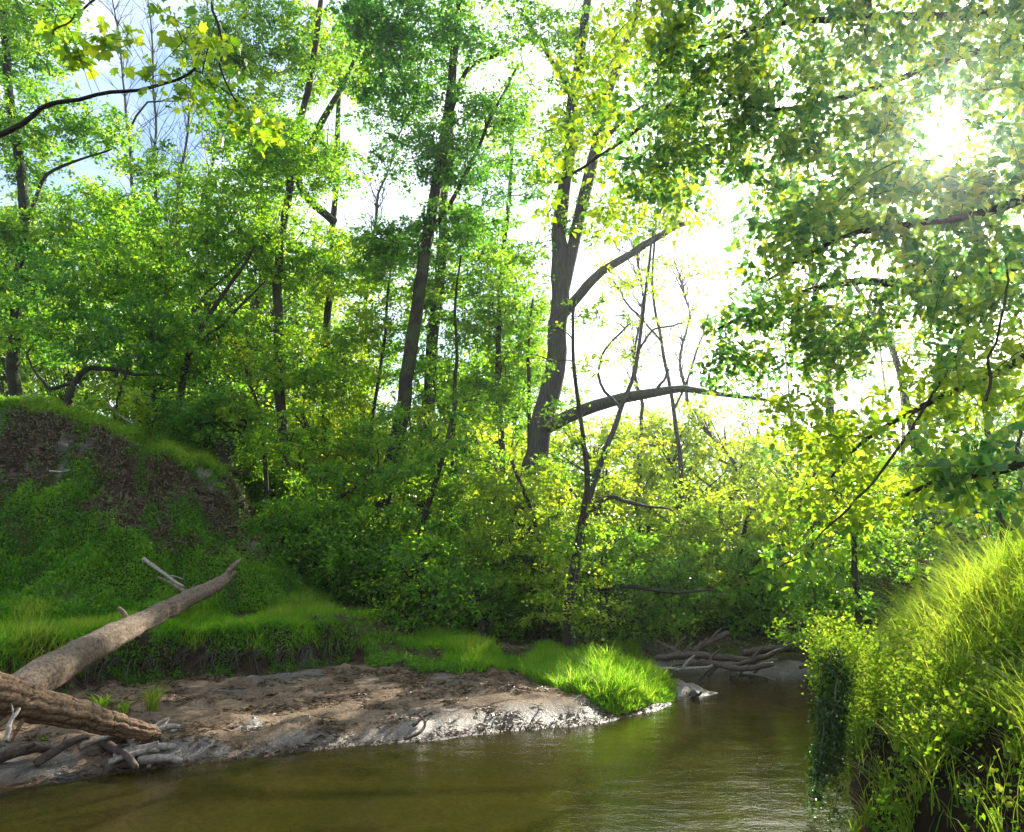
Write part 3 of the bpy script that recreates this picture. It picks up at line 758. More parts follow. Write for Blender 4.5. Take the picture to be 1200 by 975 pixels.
ORD = ['first', 'second', 'third', 'fourth', 'fifth', 'sixth', 'seventh', 'eighth', 'ninth', 'tenth', 'eleventh', 'twelfth', 'thirteenth', 'fourteenth', 'fifteenth',
       'sixteenth', 'seventeenth', 'eighteenth', 'nineteenth', 'twentieth', 'twenty-first', 'twenty-second', 'twenty-third', 'twenty-fourth', 'twenty-fifth']
for k in range(25):     # dense left wood
    px = -80 + k * 29 + rr_.uniform(-9, 9); Y = rr_.uniform(34, 54)
    forest_tree(px, Y, rr_.choice([0, 2, 4, 4]) if px < 330 else rr_.choice([0, 1, 2]), rr_.uniform(.8, 1.05) if px < 330 else rr_.uniform(.8, 1.02), ORD[k] + ' from the left of the tall green trees deep in the wood', 'trees deep in the wood on the left')
for k in range(16):     # low tier
    px = 330 + k * 42 + rr_.uniform(-12, 12); Y = rr_.uniform(27, 36)
    forest_tree(px, Y, 3, rr_.uniform(.8, 1.15), ORD[k] + ' from the left of the low yellow-green trees in the second row', 'low trees in the second row')
for k in range(11):
    px = 760 + k * 45 + rr_.uniform(-15, 15); Y = rr_.uniform(48, 66)
    forest_tree(px, Y, rr_.choice([0, 1]), rr_.uniform(.72, .95), ORD[k] + ' from the left of the hazy distant trees beyond the log jam', 'distant trees beyond the stream')
for k in range(14):
    px = 930 + k * 27 + rr_.uniform(-10, 10); Y = rr_.uniform(23, 33)
    forest_tree(px, Y, rr_.choice([3, 3, 1]), rr_.uniform(.7, .85), ORD[k] + ' from the left of the trees behind the overgrown right bank', 'trees behind the right bank')
for k in range(40):     # shrubs on the forest floor
    px = 330 + k * 22 + rr_.uniform(-9, 9); Y = rr_.uniform(20.5, 26)
    if px > 720: Y = rr_.uniform(22, 26)
    forest_tree(px, Y, 5, rr_.uniform(.5, .8), 'leafy green shrub on the shaded forest floor', 'shrubs on the forest floor', 'shrub', 'shrub')
for k in range(10):
    forest_tree(160 + k * 20 + rr_.uniform(-6, 6), rr_.uniform(23.5, 26.5), 5, rr_.uniform(.45, .8), ORD[k] + ' from the left of the leafy shrubs behind the left bank crest', 'shrubs behind the bank crest', 'shrub', 'shrub')
# thin bare far trunks
for (px, y0, y1, w, lab) in [(1043, 560, 400, 5, 'left one of two bare grey far trunks seen through the right canopy'), (1060, 560, 395, 5, 'right one of two bare grey far trunks seen through the right canopy'),
                    (930, 600, 380, 4, 'slim far trunk standing in the haze left of the right canopy')]:
    make_tree('tree', lab, 'tree', [(px, y0), (px - 3, (y0 + y1) / 2), (px - 12, y1)], [w, w * .8, w * .5], 42, seg=6, seed=px, bark='bark_grey')
def bare_tree(label, pts, Y, w, seed, grp='bare trees in the sky gap'):
    r = np.random.default_rng(seed)
    p = resample([P(a, c, Y) for a, c in pts], 26, .12, seed); base = p[0].copy(); g = Hs(base[0], base[1]); p[0][2] = g - .2
    org = np.array([base[0], base[1], g]); root = empty('bare_tree', org, label, 'tree', grp)
    rad = np.linspace(w, 1.2, 26) * .5 * Y / F
    V, Q = tube_arrays(p - org, rad, 6, .08, seed); link('trunk', npmesh('trunk', V, Q, 4, True), M['bark_grey'], root)
    parts = []
    for k in range(70):
        i = r.integers(8, 25); s = p[i]; d = nrm(np.array([r.normal(0, .6), r.normal(0, .4), 1.0])); ln = r.uniform(.6, 2.6)
        q = resample([s, s + d * ln * .5 + [0, 0, .05], s + d * ln + r.normal(0, .15, 3)], 6)
        parts.append(tube_arrays(q - org, np.linspace(.022, .006, 6), 3))
        for _ in range(3):
            t = q[r.integers(2, 6)]; d2 = nrm(d + r.normal(0, .5, 3)); l2 = ln * r.uniform(.3, .6)
            parts.append(tube_arrays(resample([t, t + d2 * l2 * .5, t + d2 * l2], 4) - org, np.linspace(.011, .004, 4), 3))
    V, Q = join_quads(parts); tag(link('twigs', npmesh('twigs', V, Q, 4), M['bark_grey'], root), kind='stuff')
for k, (lab, pts) in enumerate([('leftmost bare twiggy tree in the blue sky gap', [(165, 430), (158, 260), (150, 120), (128, -30)]),
        ('bare twiggy tree second from the left in the blue sky gap', [(178, 430), (180, 250), (182, 110), (170, -40)]),
        ('bare twiggy tree leaning right, third in the blue sky gap', [(200, 430), (208, 260), (222, 130), (246, -20)]),
        ('rightmost bare twiggy tree in the blue sky gap, above the lobed leaves', [(222, 430), (240, 240), (255, 150), (290, 0)])]):
    bare_tree(lab, pts, 36, 6, 300 + k)
bare_tree('fine-twigged bare tree standing in the white sky gap right of the forked giant', [(748, 600), (752, 500), (745, 420), (752, 340), (748, 290)], 30, 6, 310, None)
bare_tree('bare leaning tree with fine twigs at the right side of the white sky gap', [(815, 600), (812, 500), (800, 430), (805, 360), (790, 310)], 32, 6, 311, None)
bare_tree('bare tree with fine twigs in the white gap left of the dark leaning tree', [(425, 500), (430, 330), (445, 230), (470, 150)], 31, 7, 312, None)

# ------------------------------------------------------------------ overhanging boughs of the near canopy
def leaf_shape(kind, seed):
    r = random.Random(seed)
    if kind == 'oval':
        out = [(0, 0), (.16, .18), (.27, .42), (.20, .70), (0, 1.0)]
    else:   # lobed
        out = [(0, 0), (.30, .02), (.52, .22), (.30, .36), (.46, .66), (.20, .66), (0, 1.0)]
    out = [(a * r.uniform(.9, 1.1), b) for a, b in out]
    mid = [(0, b) for a, b in out]
    V = []; Fc = []
    n = len(out)
    for i in range(n): V.append((0, mid[i][1], -.08 * mid[i][1] ** 2))
    for s in (1, -1):
        b0 = len(V)
        for i in range(n):
            x, y = out[i]; V.append((s * x, y, .22 * x - .10 * y * y + r.uniform(-.02, .02)))
        for i in range(n - 1):
            f = (i, b0 + i, b0 + i + 1, i + 1) if s > 0 else (i + 1, b0 + i + 1, b0 + i, i)
            if i == 0: f = (0, b0 + 1, 1) if s > 0 else (1, b0 + 1, 0)
            elif i == n - 2: f = (i, b0 + i, n - 1) if s > 0 else (n - 1, b0 + i, i)
            Fc.append(f)
    me = bpy.data.meshes.new('leaf'); me.from_pydata(V, [], Fc); me.update()
    me.materials.append(M['leaf_near'])
    return me
OV = [leaf_shape('oval', k) for k in range(4)]; LB = [leaf_shape('lobed', k) for k in range(4)]

def bough(label, path, widths, blobs, Y, seed, nleaf=120, shape='oval', L=.098, dens=3.0, per=26, srad=.34, mat='leaf_canopy', single=True, bark='bark_dark', group=None, lm=0):
    "a bough reaching in from a tree outside the picture: branch, twigs, separate large leaves, the rest joined"
    r = np.random.default_rng(seed)
    bp = resample([P(*p) for p in path], 22, .03, seed)
    org = bp[0].copy()
    root = empty('overhanging_bough', org, label, 'bough', group)
    br = np.interp(np.linspace(0, 1, 22), np.linspace(0, 1, len(widths)), widths) * .5 * Y / F
    Vb, Qb = capped_tube(bp - org, list(br), 8, .08, seed)
    link('branch', npmesh('branch', Vb, Qb, 4, True), M[bark], root)
    pts = crown_points(blobs, Y, seed + 5, dens, 1.1 if Y > 5 else .35, 15 if Y > 5 else 3.5)
    na = bp[2:]; parts = []
    d0 = np.min(np.linalg.norm(pts[:, None] - na[None], axis=2), axis=1)
    for k in np.argsort(d0):
        t = pts[k]; dist = np.linalg.norm(t - na, axis=1); s = na[int(np.argmin(dist))]; ln = float(dist.min())
        if ln < .08: continue
        pp = resample([s, s + (t - s) * .5 + np.array([0, 0, .12 * ln]), t, t + nrm(t - s) * .25 + np.array([0, 0, -.08])], 7)
        parts.append(tube_arrays(pp - org, np.linspace(min(.012, .003 + .004 * ln), .002, 7), 4))
        na = np.concatenate([na, pp[2:5]])
    if parts:
        Vq, Qq = join_quads(parts); tag(link('twigs', npmesh('twigs', Vq, Qq, 4), M['bark_dark'], root), kind='stuff')
    lv = spray_leaves(pts - org, srad * r.uniform(.6, 1.3, len(pts)), per, L, flat=.4, tilt=.5, seed=seed + 7, up=.6, droop=.4)
    link('foliage', npmesh('foliage', lv[0], lv[1], 3, False, lv[2]), M[mat], root)
    if single:
        sh = OV if shape == 'oval' else LB
        for k in range(nleaf):
            c = pts[r.integers(len(pts))] + r.normal(0, srad * .45, 3)
            o = bpy.data.objects.new('leaf', sh[r.integers(4)]); COL.objects.link(o); o.parent = root
            o.location = c - org
            o.rotation_euler = (-r.uniform(.2, 1.5), r.normal(0, .5), r.uniform(0, 6.28))
            s = L * r.uniform(.95, 1.6) ; o.scale = (s, s, s)
    return root
bough('topmost bough of the right canopy spreading under the top edge', [(1290, -60, 8), (1180, 10, 8.2), (1040, 20, 8.4), (900, 30, 8.6), (800, 60, 8.8)], [16, 10, 4],
      [(1130, 20, 90, 60), (1000, 40, 80, 60), (890, 50, 80, 60), (1180, 70, 50, 50), (800, 30, 60, 50)], 8.3, 61, 170)
bough('bough of the right canopy passing left of the sun', [(1300, 60, 9), (1150, 60, 9), (1000, 110, 9), (900, 130, 9), (800, 75, 9.2)], [12, 8, 3],
      [(1000, 140, 60, 60), (920, 180, 70, 60), (840, 140, 70, 60), (790, 90, 50, 40), (780, 190, 50, 50)], 9, 62, 190)
bough('bough of the right canopy just below the sun', [(1300, 180, 7.5), (1180, 240, 7.5), (1080, 260, 7.6), (980, 280, 7.8), (900, 330, 8)], [14, 9, 3],
      [(1100, 245, 90, 50), (1000, 250, 70, 55), (920, 290, 70, 50), (1180, 200, 50, 60), (1180, 110, 45, 45), (1060, 160, 45, 45), (1110, 215, 45, 30), (1110, 105, 50, 30), (1020, 190, 40, 40)], 7.7, 63, 190)
bough('long bough drooping across the bright sky gap right of the broken limb', [(1260, 290, 9.5), (1120, 330, 9.6), (1000, 330, 9.8), (920, 350, 10), (840, 385, 10.2)], [16, 12, 8, 3],
      [(900, 370, 65, 35), (1000, 360, 70, 45), (1100, 350, 70, 50), (1180, 340, 50, 60), (850, 430, 40, 30), (960, 420, 60, 35)], 9.8, 64, 190)
bough('hanging sprays of bright leaves in front of the right-hand trees', [(1260, 380, 8.5), (1180, 430, 8.5), (1090, 470, 8.6), (1010, 520, 8.7), (970, 560, 8.8)], [10, 7, 2],
      [(1160, 440, 60, 50), (1080, 470, 60, 45), (1000, 520, 50, 40), (960, 590, 40, 30), (1040, 570, 50, 30), (930, 480, 35, 30)], 8.6, 65, 280, mat='leaf_yellow', L=.095)
bough('low dark bough hanging over the right bank at the right edge', [(1290, 500, 6), (1200, 540, 6.1), (1130, 560, 6.2), (1060, 580, 6.3)], [14, 10, 4],
      [(1180, 520, 50, 35), (1120, 560, 50, 25), (1180, 580, 40, 25)], 6.1, 66, 90)
bough('thin hanging shoot with a line of drooping yellow leaves above the far inlet', [(1130, 400, 8), (1050, 530, 7.8), (1000, 590, 7.7), (950, 640, 7.6), (910, 668, 7.5)], [4, 3, 1],
      [(950, 640, 30, 14), (990, 600, 35, 20), (920, 660, 22, 8)], 7.7, 67, 110, dens=1.6, per=3, srad=.2, L=.10, mat='leaf_yellow')
bough('upright thin shoots crossing the right canopy', [(1155, 470, 7), (1162, 410, 7), (1178, 330, 7), (1185, 270, 7)], [4, 3, 2],
      [(1165, 400, 30, 40), (1140, 300, 60, 40)], 7, 68, 60)
bough('near branch entering from the left edge beneath the blue sky gap', [(-80, 190, 4.2), (0, 160, 4.2), (50, 127, 4.2), (100, 115, 4.2), (160, 102, 4.2), (215, 92, 4.2), (232, 78, 4.2)], [10, 7, 5, 4, 3],
      [(215, 100, 22, 15), (250, 90, 30, 22), (290, 120, 25, 35), (190, 105, 14, 10)], 4.2, 71, 120, 'lobed', .052, 16, 8, .14, 'leaf_yellow')
bough('clusters of lobed leaves dangling from above at the upper left', [(260, -60, 4.4), (250, 0, 4.4), (255, 40, 4.4), (262, 90, 4.4), (285, 140, 4.4)], [5, 3, 2],
      [(250, 20, 35, 25), (280, 60, 25, 30), (285, 140, 18, 20), (215, 40, 20, 22)], 4.4, 72, 130, 'lobed', .052, 16, 8, .14, 'leaf_canopy')
bough('two small sprays of lobed leaves hanging at the top left corner', [(120, -60, 4.6), (115, -10, 4.6), (90, 20, 4.6), (60, 40, 4.6)], [4, 3, 2],
      [(60, 15, 18, 8), (70, 50, 28, 12), (130, 20, 25, 22), (120, 50, 22, 10)], 4.6, 73, 90, 'lobed', .066, 9, 5, .12, 'leaf_yellow')
bough('sprays of yellow lobed leaves hanging in front of the forked giant', [(1010, -80, 10), (900, 20, 10.2), (800, 110, 10.4), (720, 170, 10.6), (650, 215, 10.8)], [14, 9, 5, 3],
      [(700, 90, 45, 45), (740, 30, 50, 35), (780, 220, 50, 45), (640, 200, 30, 25), (720, 240, 40, 30), (690, 155, 30, 25)], 10.5, 74, 200, 'lobed', .10, 2.2, 16, .4, 'leaf_yellow')

# ------------------------------------------------------------------ fallen timber
def logmesh(path, widths, Y, seg=40, rough=.10, seed=1, n=70, knots=()):
    p = resample([P(*a) for a in path], n, .02, seed)
    r = np.interp(np.linspace(0, 1, n), np.linspace(0, 1, len(widths)), widths) * .5 * p[:, 1] / F
    return p, r
def bark_log(name, label, path, widths, mat, seed, rough=.10, stubs=(), seg=40, n=70, group=None, cat='log', str_=1.0, flute=0):
    p, r = logmesh(path, widths, 0, seed=seed, n=n)
    org = p[n // 2].copy(); org[2] -= r[n // 2]
    root = empty(name, org, label, cat, group)
    V, Q = capped_tube(p - org, list(r), seg, rough, seed, str_)
    if flute:
        th = np.arange(len(V)) % seg / seg * 2 * math.pi; s = np.arange(len(V)) // seg
        idx = np.clip(np.arange(len(V) // seg) - 1, 0, n - 1); cc = np.repeat(p[idx] - org, seg, axis=0)
        w = np.abs(np.sin(th * flute + s * .02 + .9 * vnoise(s * .05, np.cos(th) * 1.5, np.sin(th), seed)))
        V = cc + (V - cc) * (1 - .15 * (1 - w) ** 2)[:, None]
    link('trunk', npmesh('trunk', V, Q, 4, True), mat, root)
    for st, sw in stubs:
        q = resample([P(*a) for a in st], 9); rr2 = np.linspace(sw[0], sw[1], 9) * .5 * q[:, 1] / F
        Vs, Qs = capped_tube(q - org, list(rr2), 8, .12, seed + 3)
        link('branch_stub', npmesh('branch_stub', Vs, Qs, 4, True), mat, root)
    return root

bark_log('fallen_log', 'long pale fallen trunk sloping from the crossing log up onto the green slope', 
         [(-60, 860, 9.3), (15, 812, 9.8), (70, 780, 10.8), (110, 757, 11.8), (150, 737, 13.0), (190, 716, 14.2), (225, 699, 15.3), (255, 685, 16.2), (272, 672, 16.8)],
         [42, 40, 37, 32, 26, 22, 18, 15, 8], M['log'], 81, .10, str_=.7,
         stubs=[([(225, 700, 15.3), (205, 686, 15.4), (185, 676, 15.5)], (6, 2)), ([(262, 680, 16.5), (272, 665, 16.5), (283, 655, 16.6)], (8, 3)), ([(150, 727, 13), (143, 716, 13), (138, 712, 13)], (6, 3))], seg=56, n=110)
bark_log('fallen_log', 'orange-brown fluted log lying across the mud in front, its blunt end pointing right',
         [(-110, 770, 8.2), (-40, 797, 8.6), (0, 813, 8.9), (50, 828, 9.3), (95, 838, 9.7), (135, 849, 10.1), (172, 858, 10.45), (184, 861, 10.6)],
         [46, 44, 41, 36, 30, 24, 17, 10], M['log_orange'], 82, .08, str_=.16,
         stubs=[([(20, 835, 9.0), (2, 848, 8.8), (-18, 862, 8.6)], (9, 4)), ([(30, 838, 9.1), (22, 852, 9.0), (14, 868, 8.95)], (6, 3))], seg=64, n=120, flute=5)
# small bare branch lying in the hollow between log and slope
sticks = [
    ('grey branch leaning behind the pale fallen trunk on the green slope', [(168, 655, 17), (190, 670, 16.6), (215, 688, 16)], 5, 'drift'),
    ('thin pale stick lying on the dark soil of the cut bank', [(58, 552, 19.5), (72, 553, 19.5), (82, 551, 19.5)], 3, 'drift'),
    ('white weathered stick leaning under the crossing log at the left edge', [(6, 868, 8.6), (14, 845, 8.7), (24, 830, 8.8)], 6, 'drift'),
    ('slanting dead branch above the crest, left of the crooked young tree', [(126, 474, 22), (140, 487, 21.8), (156, 496, 21.6)], 4, 'drift'),
    ('forked dark twig lying at the water edge below the middle of the mud bank', [(474, 866, 11.0), (492, 858, 11.2), (499, 846, 11.4), (490, 838, 11.5)], 4, 'drift_dark'),
    ('short root snag standing out of the mud beside the forked twig', [(484, 850, 11.4), (500, 838, 11.6), (508, 838, 11.6)], 4, 'drift_dark')]
def stick(label, path, w, mat, group=None, name='branch', seed=0, cat='branch', fork=True):
    p = resample([P(*a) for a in path], 12, .015, seed)
    g = height(p[:, 0], p[:, 1]); 
    org = p[0].copy()
    r = np.linspace(w, w * .55, 12) * .5 * p[:, 1] / F
    p[:, 2] = np.maximum(p[:, 2], g + r * .4)
    root = empty(name, org, label, cat, group)
    V, Q = capped_tube(p - org, list(r), 10, .14, seed)
    link('stem', npmesh('stem', V, Q, 4, True), M[mat], root)
    if fork:
        rr0 = np.random.default_rng(seed + 5)
        s = p[7]; d = nrm(p[9] - p[5]); side = nrm(np.cross(d, [0, 0, 1.0])) * rr0.choice([-1, 1])
        q = resample([s, s + (d * .5 + side * .5) * w * 5 * s[1] / F * .5 + [0, 0, .03], s + (d + side * .9) * w * 5 * s[1] / F * .6], 6)
        V, Q = capped_tube(q - org, list(np.linspace(r[7] * .55, r[7] * .2, 6)), 7, .1, seed)
        link('fork', npmesh('fork', V, Q, 4, True), M[mat], root)
    return root
for k, (lb, pa, w, mt) in enumerate(sticks): stick(lb, pa, w, mt, seed=90 + k)

# driftwood heap at the water edge
def mudpt(px, py, dz=0.0):
    "point on the mud surface under a photo pixel"
    for z in (0.1,):
        zz = z
        for _ in range(6):
            x, y = G(px, py, zz); zz = max(Hs(x, y), 0.0)
    return np.array([x, y, zz + dz])
heap = [((120, 895), (172, 868), 10, 'drift_dark', 'dark lowest driftwood stick on the left of the heap'),
        ((132, 902), (205, 872), 9, 'drift', 'long grey driftwood stick slanting across the middle of the heap'),
        ((162, 903), (214, 877), 9, 'drift', 'smooth grey driftwood stick at the right front of the heap, its end in the water'),
        ((142, 880), (196, 862), 8, 'drift', 'pale driftwood stick on top of the heap, below the blunt log end'),
        ((118, 872), (160, 888), 8, 'drift_dark', 'dark driftwood stick crossing the others from the upper left'),
        ((176, 866), (190, 893), 6, 'drift_dark', 'short dark upright stick in the right part of the heap'),
        ((150, 894), (210, 868), 7, 'drift', 'thin whitish driftwood stick behind the smooth grey one'),
        ((90, 903), (140, 893), 7, 'drift', 'pale driftwood stick trailing left along the water line'),
        ((40, 912), (100, 900), 8, 'drift_dark', 'dark half-buried branch along the water line left of the heap'),
        ((-20, 900), (60, 888), 12, 'drift_dark', 'dark rotten limb lying on the mud in the log shadow'),
        ((140, 865), (176, 884), 6, 'drift', 'short pale splinter near the blunt log end'),
        ((128, 885), (186, 880), 6, 'drift', 'thin level stick bridging the heap')]
for k, (a, b, w, mt, lb) in enumerate(heap):
    A = mudpt(*a, dz=.04 + .025 * (k % 4)); B = mudpt(*b, dz=.05 + .04 * ((k * 3) % 5))
    r0 = w * .5 * A[1] / F * 1.25
    p = resample([A, A * .6 + B * .4 + [0, 0, .03], A * .3 + B * .7 + [.02, 0, .04], B], 12, .012, 100 + k)
    root = empty('driftwood_stick', A, lb, 'driftwood', 'driftwood heaped at the water edge')
    V, Q = capped_tube(p - A, list(np.linspace(r0, r0 * .6, 12)), 12, .16, k)
    link('stem', npmesh('stem', V, Q, 4, True), M[mt], root)
    s = p[4 + k % 4]; dd = nrm(B - A); sd_ = nrm(np.cross(dd, [0, 0, 1.0])) * (1 if k % 2 else -1)
    V, Q = capped_tube(resample([s, s + dd * .06 + sd_ * .05 + [0, 0, .04], s + dd * .13 + sd_ * .12 + [0, 0, .07]], 5) - A, list(np.linspace(r0 * .5, r0 * .25, 5)), 7, .1, k)
    link('branch_stub', npmesh('branch_stub', V, Q, 4, True), M[mt], root)

# log jam on the far shore
jam = [([(768, 772, 18.2), (800, 768, 18), (840, 770, 17.8), (885, 776, 17.6)], [9, 12, 12, 9], 'drift_dark', 'straight dark log lying along the far waterline, left of the sand bar'),
       ([(850, 782, 17.4), (880, 775, 17.5), (915, 762, 17.8), (955, 743, 18.2)], [8, 9, 8, 6], 'drift_dark', 'dark log rising to the right behind the sand bar'),
       ([(790, 778, 17.8), (830, 777, 17.6), (870, 784, 17.2), (905, 778, 17.3)], [7, 10, 11, 8], 'drift_dark', 'black wet log at the front of the log jam'),
       ([(810, 762, 18.6), (832, 752, 18.8), (852, 742, 19)], [7, 10, 12], 'drift_dark', 'broad dark root stub sticking up in the log jam'),
       ([(770, 752, 18.8), (790, 762, 18.6), (812, 770, 18.4)], [8, 7, 6], 'drift_dark', 'dark branch slanting down at the left end of the log jam'),
       ([(820, 778, 17.9), (815, 765, 18), (822, 752, 18.2)], [7, 6, 4], 'drift_dark', 'short dark snag upright in the middle of the log jam'),
       ([(870, 765, 18.5), (920, 760, 18.6), (965, 762, 18.6), (1000, 770, 18.4)], [12, 14, 13, 10], 'drift_dark', 'thick dark log half hidden behind the right bank'),
       ([(768, 783, 17.3), (800, 784, 17.2), (835, 781, 17.3)], [5, 6, 4], 'drift', 'thin pale pole floating at the foot of the log jam')]
for k, (pa, w, mt, lb) in enumerate(jam):
    bark_log('jam_log', lb, pa, [q * .62 for q in w], M[mt], 120 + k, .22, seg=14, n=34, group='logs jammed on the far shore',
             stubs=[([pa[1], (pa[1][0] + 6, pa[1][1] - 9, pa[1][2]), (pa[1][0] + 14, pa[1][1] - 16, pa[1][2])], (4, 2))])
for k in range(16):
    rq = random.Random(k + 50); px = rq.uniform(775, 950); py = rq.uniform(752, 782); Y = rq.uniform(17.4, 18.6); a = rq.uniform(-1.1, 1.1)
    A = P(px, py, Y); A[2] = max(Hs(A[0], A[1]), .0) + rq.uniform(.02, .3); l = rq.uniform(.35, .95)
    B = A + np.array([math.cos(a) * l, rq.uniform(-.3, .3), math.sin(a) * l * .6]); B[2] = max(B[2], .03)
    root = empty('jam_stick', A, 'small dark broken stick caught among the jammed logs', 'driftwood', 'broken sticks in the log jam')
    V, Q = capped_tube(resample([A, (A + B) / 2 + [0, 0, .04], B], 8, .015, k) - A, list(np.linspace(.035, .015, 8)), 7, .2, k)
    link('stem', npmesh('stem', V, Q, 4, True), M['drift_dark' if k % 3 else 'drift'], root)
# stumps
def stump(label, px, py, Y, w, h, seed, mat='bark_dark'):
    b = P(px, py, Y); b[2] = Hs(b[0], b[1]) - .05; r0 = w * .5 * Y / F; hh = h * Y / F
    root = empty('tree_stump', b, label, 'stump')
    n = 12; pts = [np.array([.04 * math.sin(i * .7), 0, hh * i / (n - 1)]) for i in range(n)]
    rad = [r0 * (1.7 - .7 * min(1, i / 4)) * (1 if i < n - 2 else .92) for i in range(n)]
    V, Q = capped_tube(pts, rad, 18, .22, seed)
    link('trunk', npmesh('trunk', V, Q, 4, True), M[mat], root)
    for k in range(4):
        a = k * 1.6 + seed; q = resample([(0, 0, .08), (math.cos(a) * r0 * 2, math.sin(a) * r0 * 2, .03), (math.cos(a + .2) * r0 * 3.6, math.sin(a + .2) * r0 * 3.6, -.03)], 6)
        V, Q = capped_tube(q, list(np.linspace(r0 * .5, r0 * .15, 6)), 7, .15, seed + k)
        link('root', npmesh('root', V, Q, 4, True), M[mat], root)
    q = resample([(0, 0, hh * .6), (r0 * 1.2, 0, hh * .8), (r0 * 1.9, .02, hh * 1.05)], 5)
    V, Q = capped_tube(q, list(np.linspace(r0 * .5, r0 * .25, 5)), 7, .15, seed)
    link('branch_stub', npmesh('branch_stub', V, Q, 4, True), M[mat], root)
stump('dark rotten stump standing on the crest right of the crooked young tree', 262, 540, 23, 20, 44, 1)
stump('small dark stump at the back of the grassy flat', 566, 750, 19.5, 13, 30, 2)
stump('black snag sticking out of the water near the far inlet', 813, 800, 15.6, 9, 12, 3, 'drift_dark')

# roots hanging from the undercut edges: one thing with its root strands
def roots(label, pxs, ztop, y_of, n, seed, group=None, length=.5, mat='bark'):
    r = np.random.default_rng(seed)
    pts0 = [np.array(p) for p in pxs]
    c = pts0[len(pts0) // 2]
    root = empty('exposed_roots', (c[0], c[1], ztop - length), label, 'roots', group)
    org = np.array([c[0], c[1], ztop - length])
    for k in range(n):
        t = np.clip((r.integers(0, 7) + r.normal(.5, .22)) / 7, 0, .999) * (len(pts0) - 1.001); i = int(t); a = pts0[i] * (1 - (t - i)) + pts0[i + 1] * (t - i)
        x, y = a; zt = ztop + r.uniform(-.12, .03); ln = length * r.uniform(.5, 1.15)
        d = r.normal(0, .1, 2)
        q = resample([(x, y + .18, zt), (x + d[0] * .4, y - .10, zt + .0), (x + d[0], y - .20 + d[1] * .3, zt - ln * .5), (x + d[0] * 2.2, y - .30 + d[1], zt - ln)], 8, .01, k)
        V, Q = tube_arrays(q - org, np.linspace(r.uniform(.010, .024), .004, 8), 5)
        link('root', npmesh('root', V, Q, 4, True), M[mat], root)
edge = [np.array(G(px, py, .3)) + np.array([0, .10]) for px, py in [(200, 802), (250, 800), (300, 798), (350, 792), (400, 784)]]
roots('tangle of pale roots hanging from the undercut grassy edge right of the fallen trunk', edge, .88, None, 60, 5)
edge = [np.array(G(px, py, .3)) + np.array([0, .12]) for px, py in [(20, 828), (60, 822), (130, 812), (180, 805)]]
roots('roots and fibres hanging in the shaded hollow under the pale fallen trunk', edge, .85, None, 34, 6)
# right bank roots / creeper hanging to the water
def creeper():
    r = np.random.default_rng(9)
    root = empty('hanging_creeper', (3.2, 8.0, 0), 'dark leafy creeper hanging from the right bank down to the water', 'creeper')
    org = np.array([3.2, 8.0, 0]); cs = []
    for k in range(7):
        px = r.uniform(950, 978); Y = r.uniform(7.9, 8.3)
        top = P(px + 14, 790 + r.uniform(-30, 15), Y); bot = P(px, [955, 900, 930, 870, 945, 915, 885][k], Y - .1)
        bot[2] = max(bot[2], .02)
        q = resample([top, top * .6 + bot * .4 + r.normal(0, .04, 3), top * .3 + bot * .7 + r.normal(0, .05, 3), bot], 14, .02, k)
        V, Q = tube_arrays(q - org, np.linspace(.012, .005, 14), 5)
        link('stem', npmesh('stem', V, Q, 4, True), M['twig'], root)
        cs.append(q)
    c = np.concatenate(cs); c = c + r.normal(0, .02, c.shape)
    ov = []
    for _ in range(130):
        px_ = r.uniform(956, 1015); py_ = 770 + (px_ - 956) * .2 + r.uniform(-40, 45); ov.append(P(px_, py_, r.uniform(8.0, 9.2)))
    lv = spray_leaves(c - org, np.full(len(c), .09), 70, .03, flat=1.3, tilt=.6, seed=4, up=.2)
    link('foliage', npmesh('foliage', lv[0], lv[1], 3, False, lv[2]), M['leaf_painted_shade'], root)
    lv = spray_leaves(np.array(ov) - org, np.full(130, .19), 46, .035, flat=1.2, tilt=.6, seed=5, up=.2)
    link('leafy_top', npmesh('leafy_top', lv[0], lv[1], 3, False, lv[2]), M['weed'], root)
creeper()

# stones on the right bank, in the bare soil at the lower right
def stone(px, py, Y, s, label, seed, mat='stone', group=None):
    r = np.random.default_rng(seed); c = P(px, py, Y); c[2] = Hs(c[0], c[1]) + s * .25
    th = np.linspace(0, math.pi, 9); ph = np.linspace(0, 2 * math.pi, 14, endpoint=False)
    T, Pp = np.meshgrid(th, ph, indexing='ij')
    X = np.stack([np.sin(T) * np.cos(Pp), np.sin(T) * np.sin(Pp), np.cos(T) * .65], -1)
    d = 1 + .25 * fbm(X[..., 0] * 1.6 + seed, X[..., 1] * 1.6, X[..., 2] * 1.6, 3, seed)
    Vv = (X * d[..., None] * s).reshape(-1, 3)
    i, j = np.meshgrid(np.arange(8), np.arange(14), indexing='ij'); j2 = (j + 1) % 14
    Qq = np.stack([i * 14 + j, (i + 1) * 14 + j, (i + 1) * 14 + j2, i * 14 + j2], -1).reshape(-1, 4)
    o = link('stone', npmesh('stone', Vv, Qq, 4, True), M[mat]); o.location = c; tag(o, label, 'stone', group)
stone(1178, 952, 4.3, .05, 'largest reddish stone in the bare soil at the lower right corner', 1)
stone(1192, 940, 4.4, .035, 'small stone at the right edge above the largest one', 2)
stone(1165, 936, 4.5, .03, 'small stone up and left of the largest one in the bare soil', 3)
stone(1150, 960, 4.2, .025, 'tiny stone left of the largest one in the bare soil', 4)
stone(205, 838, 11.3, .045, 'lone pebble on the dry mud right of the blunt log end', 5)

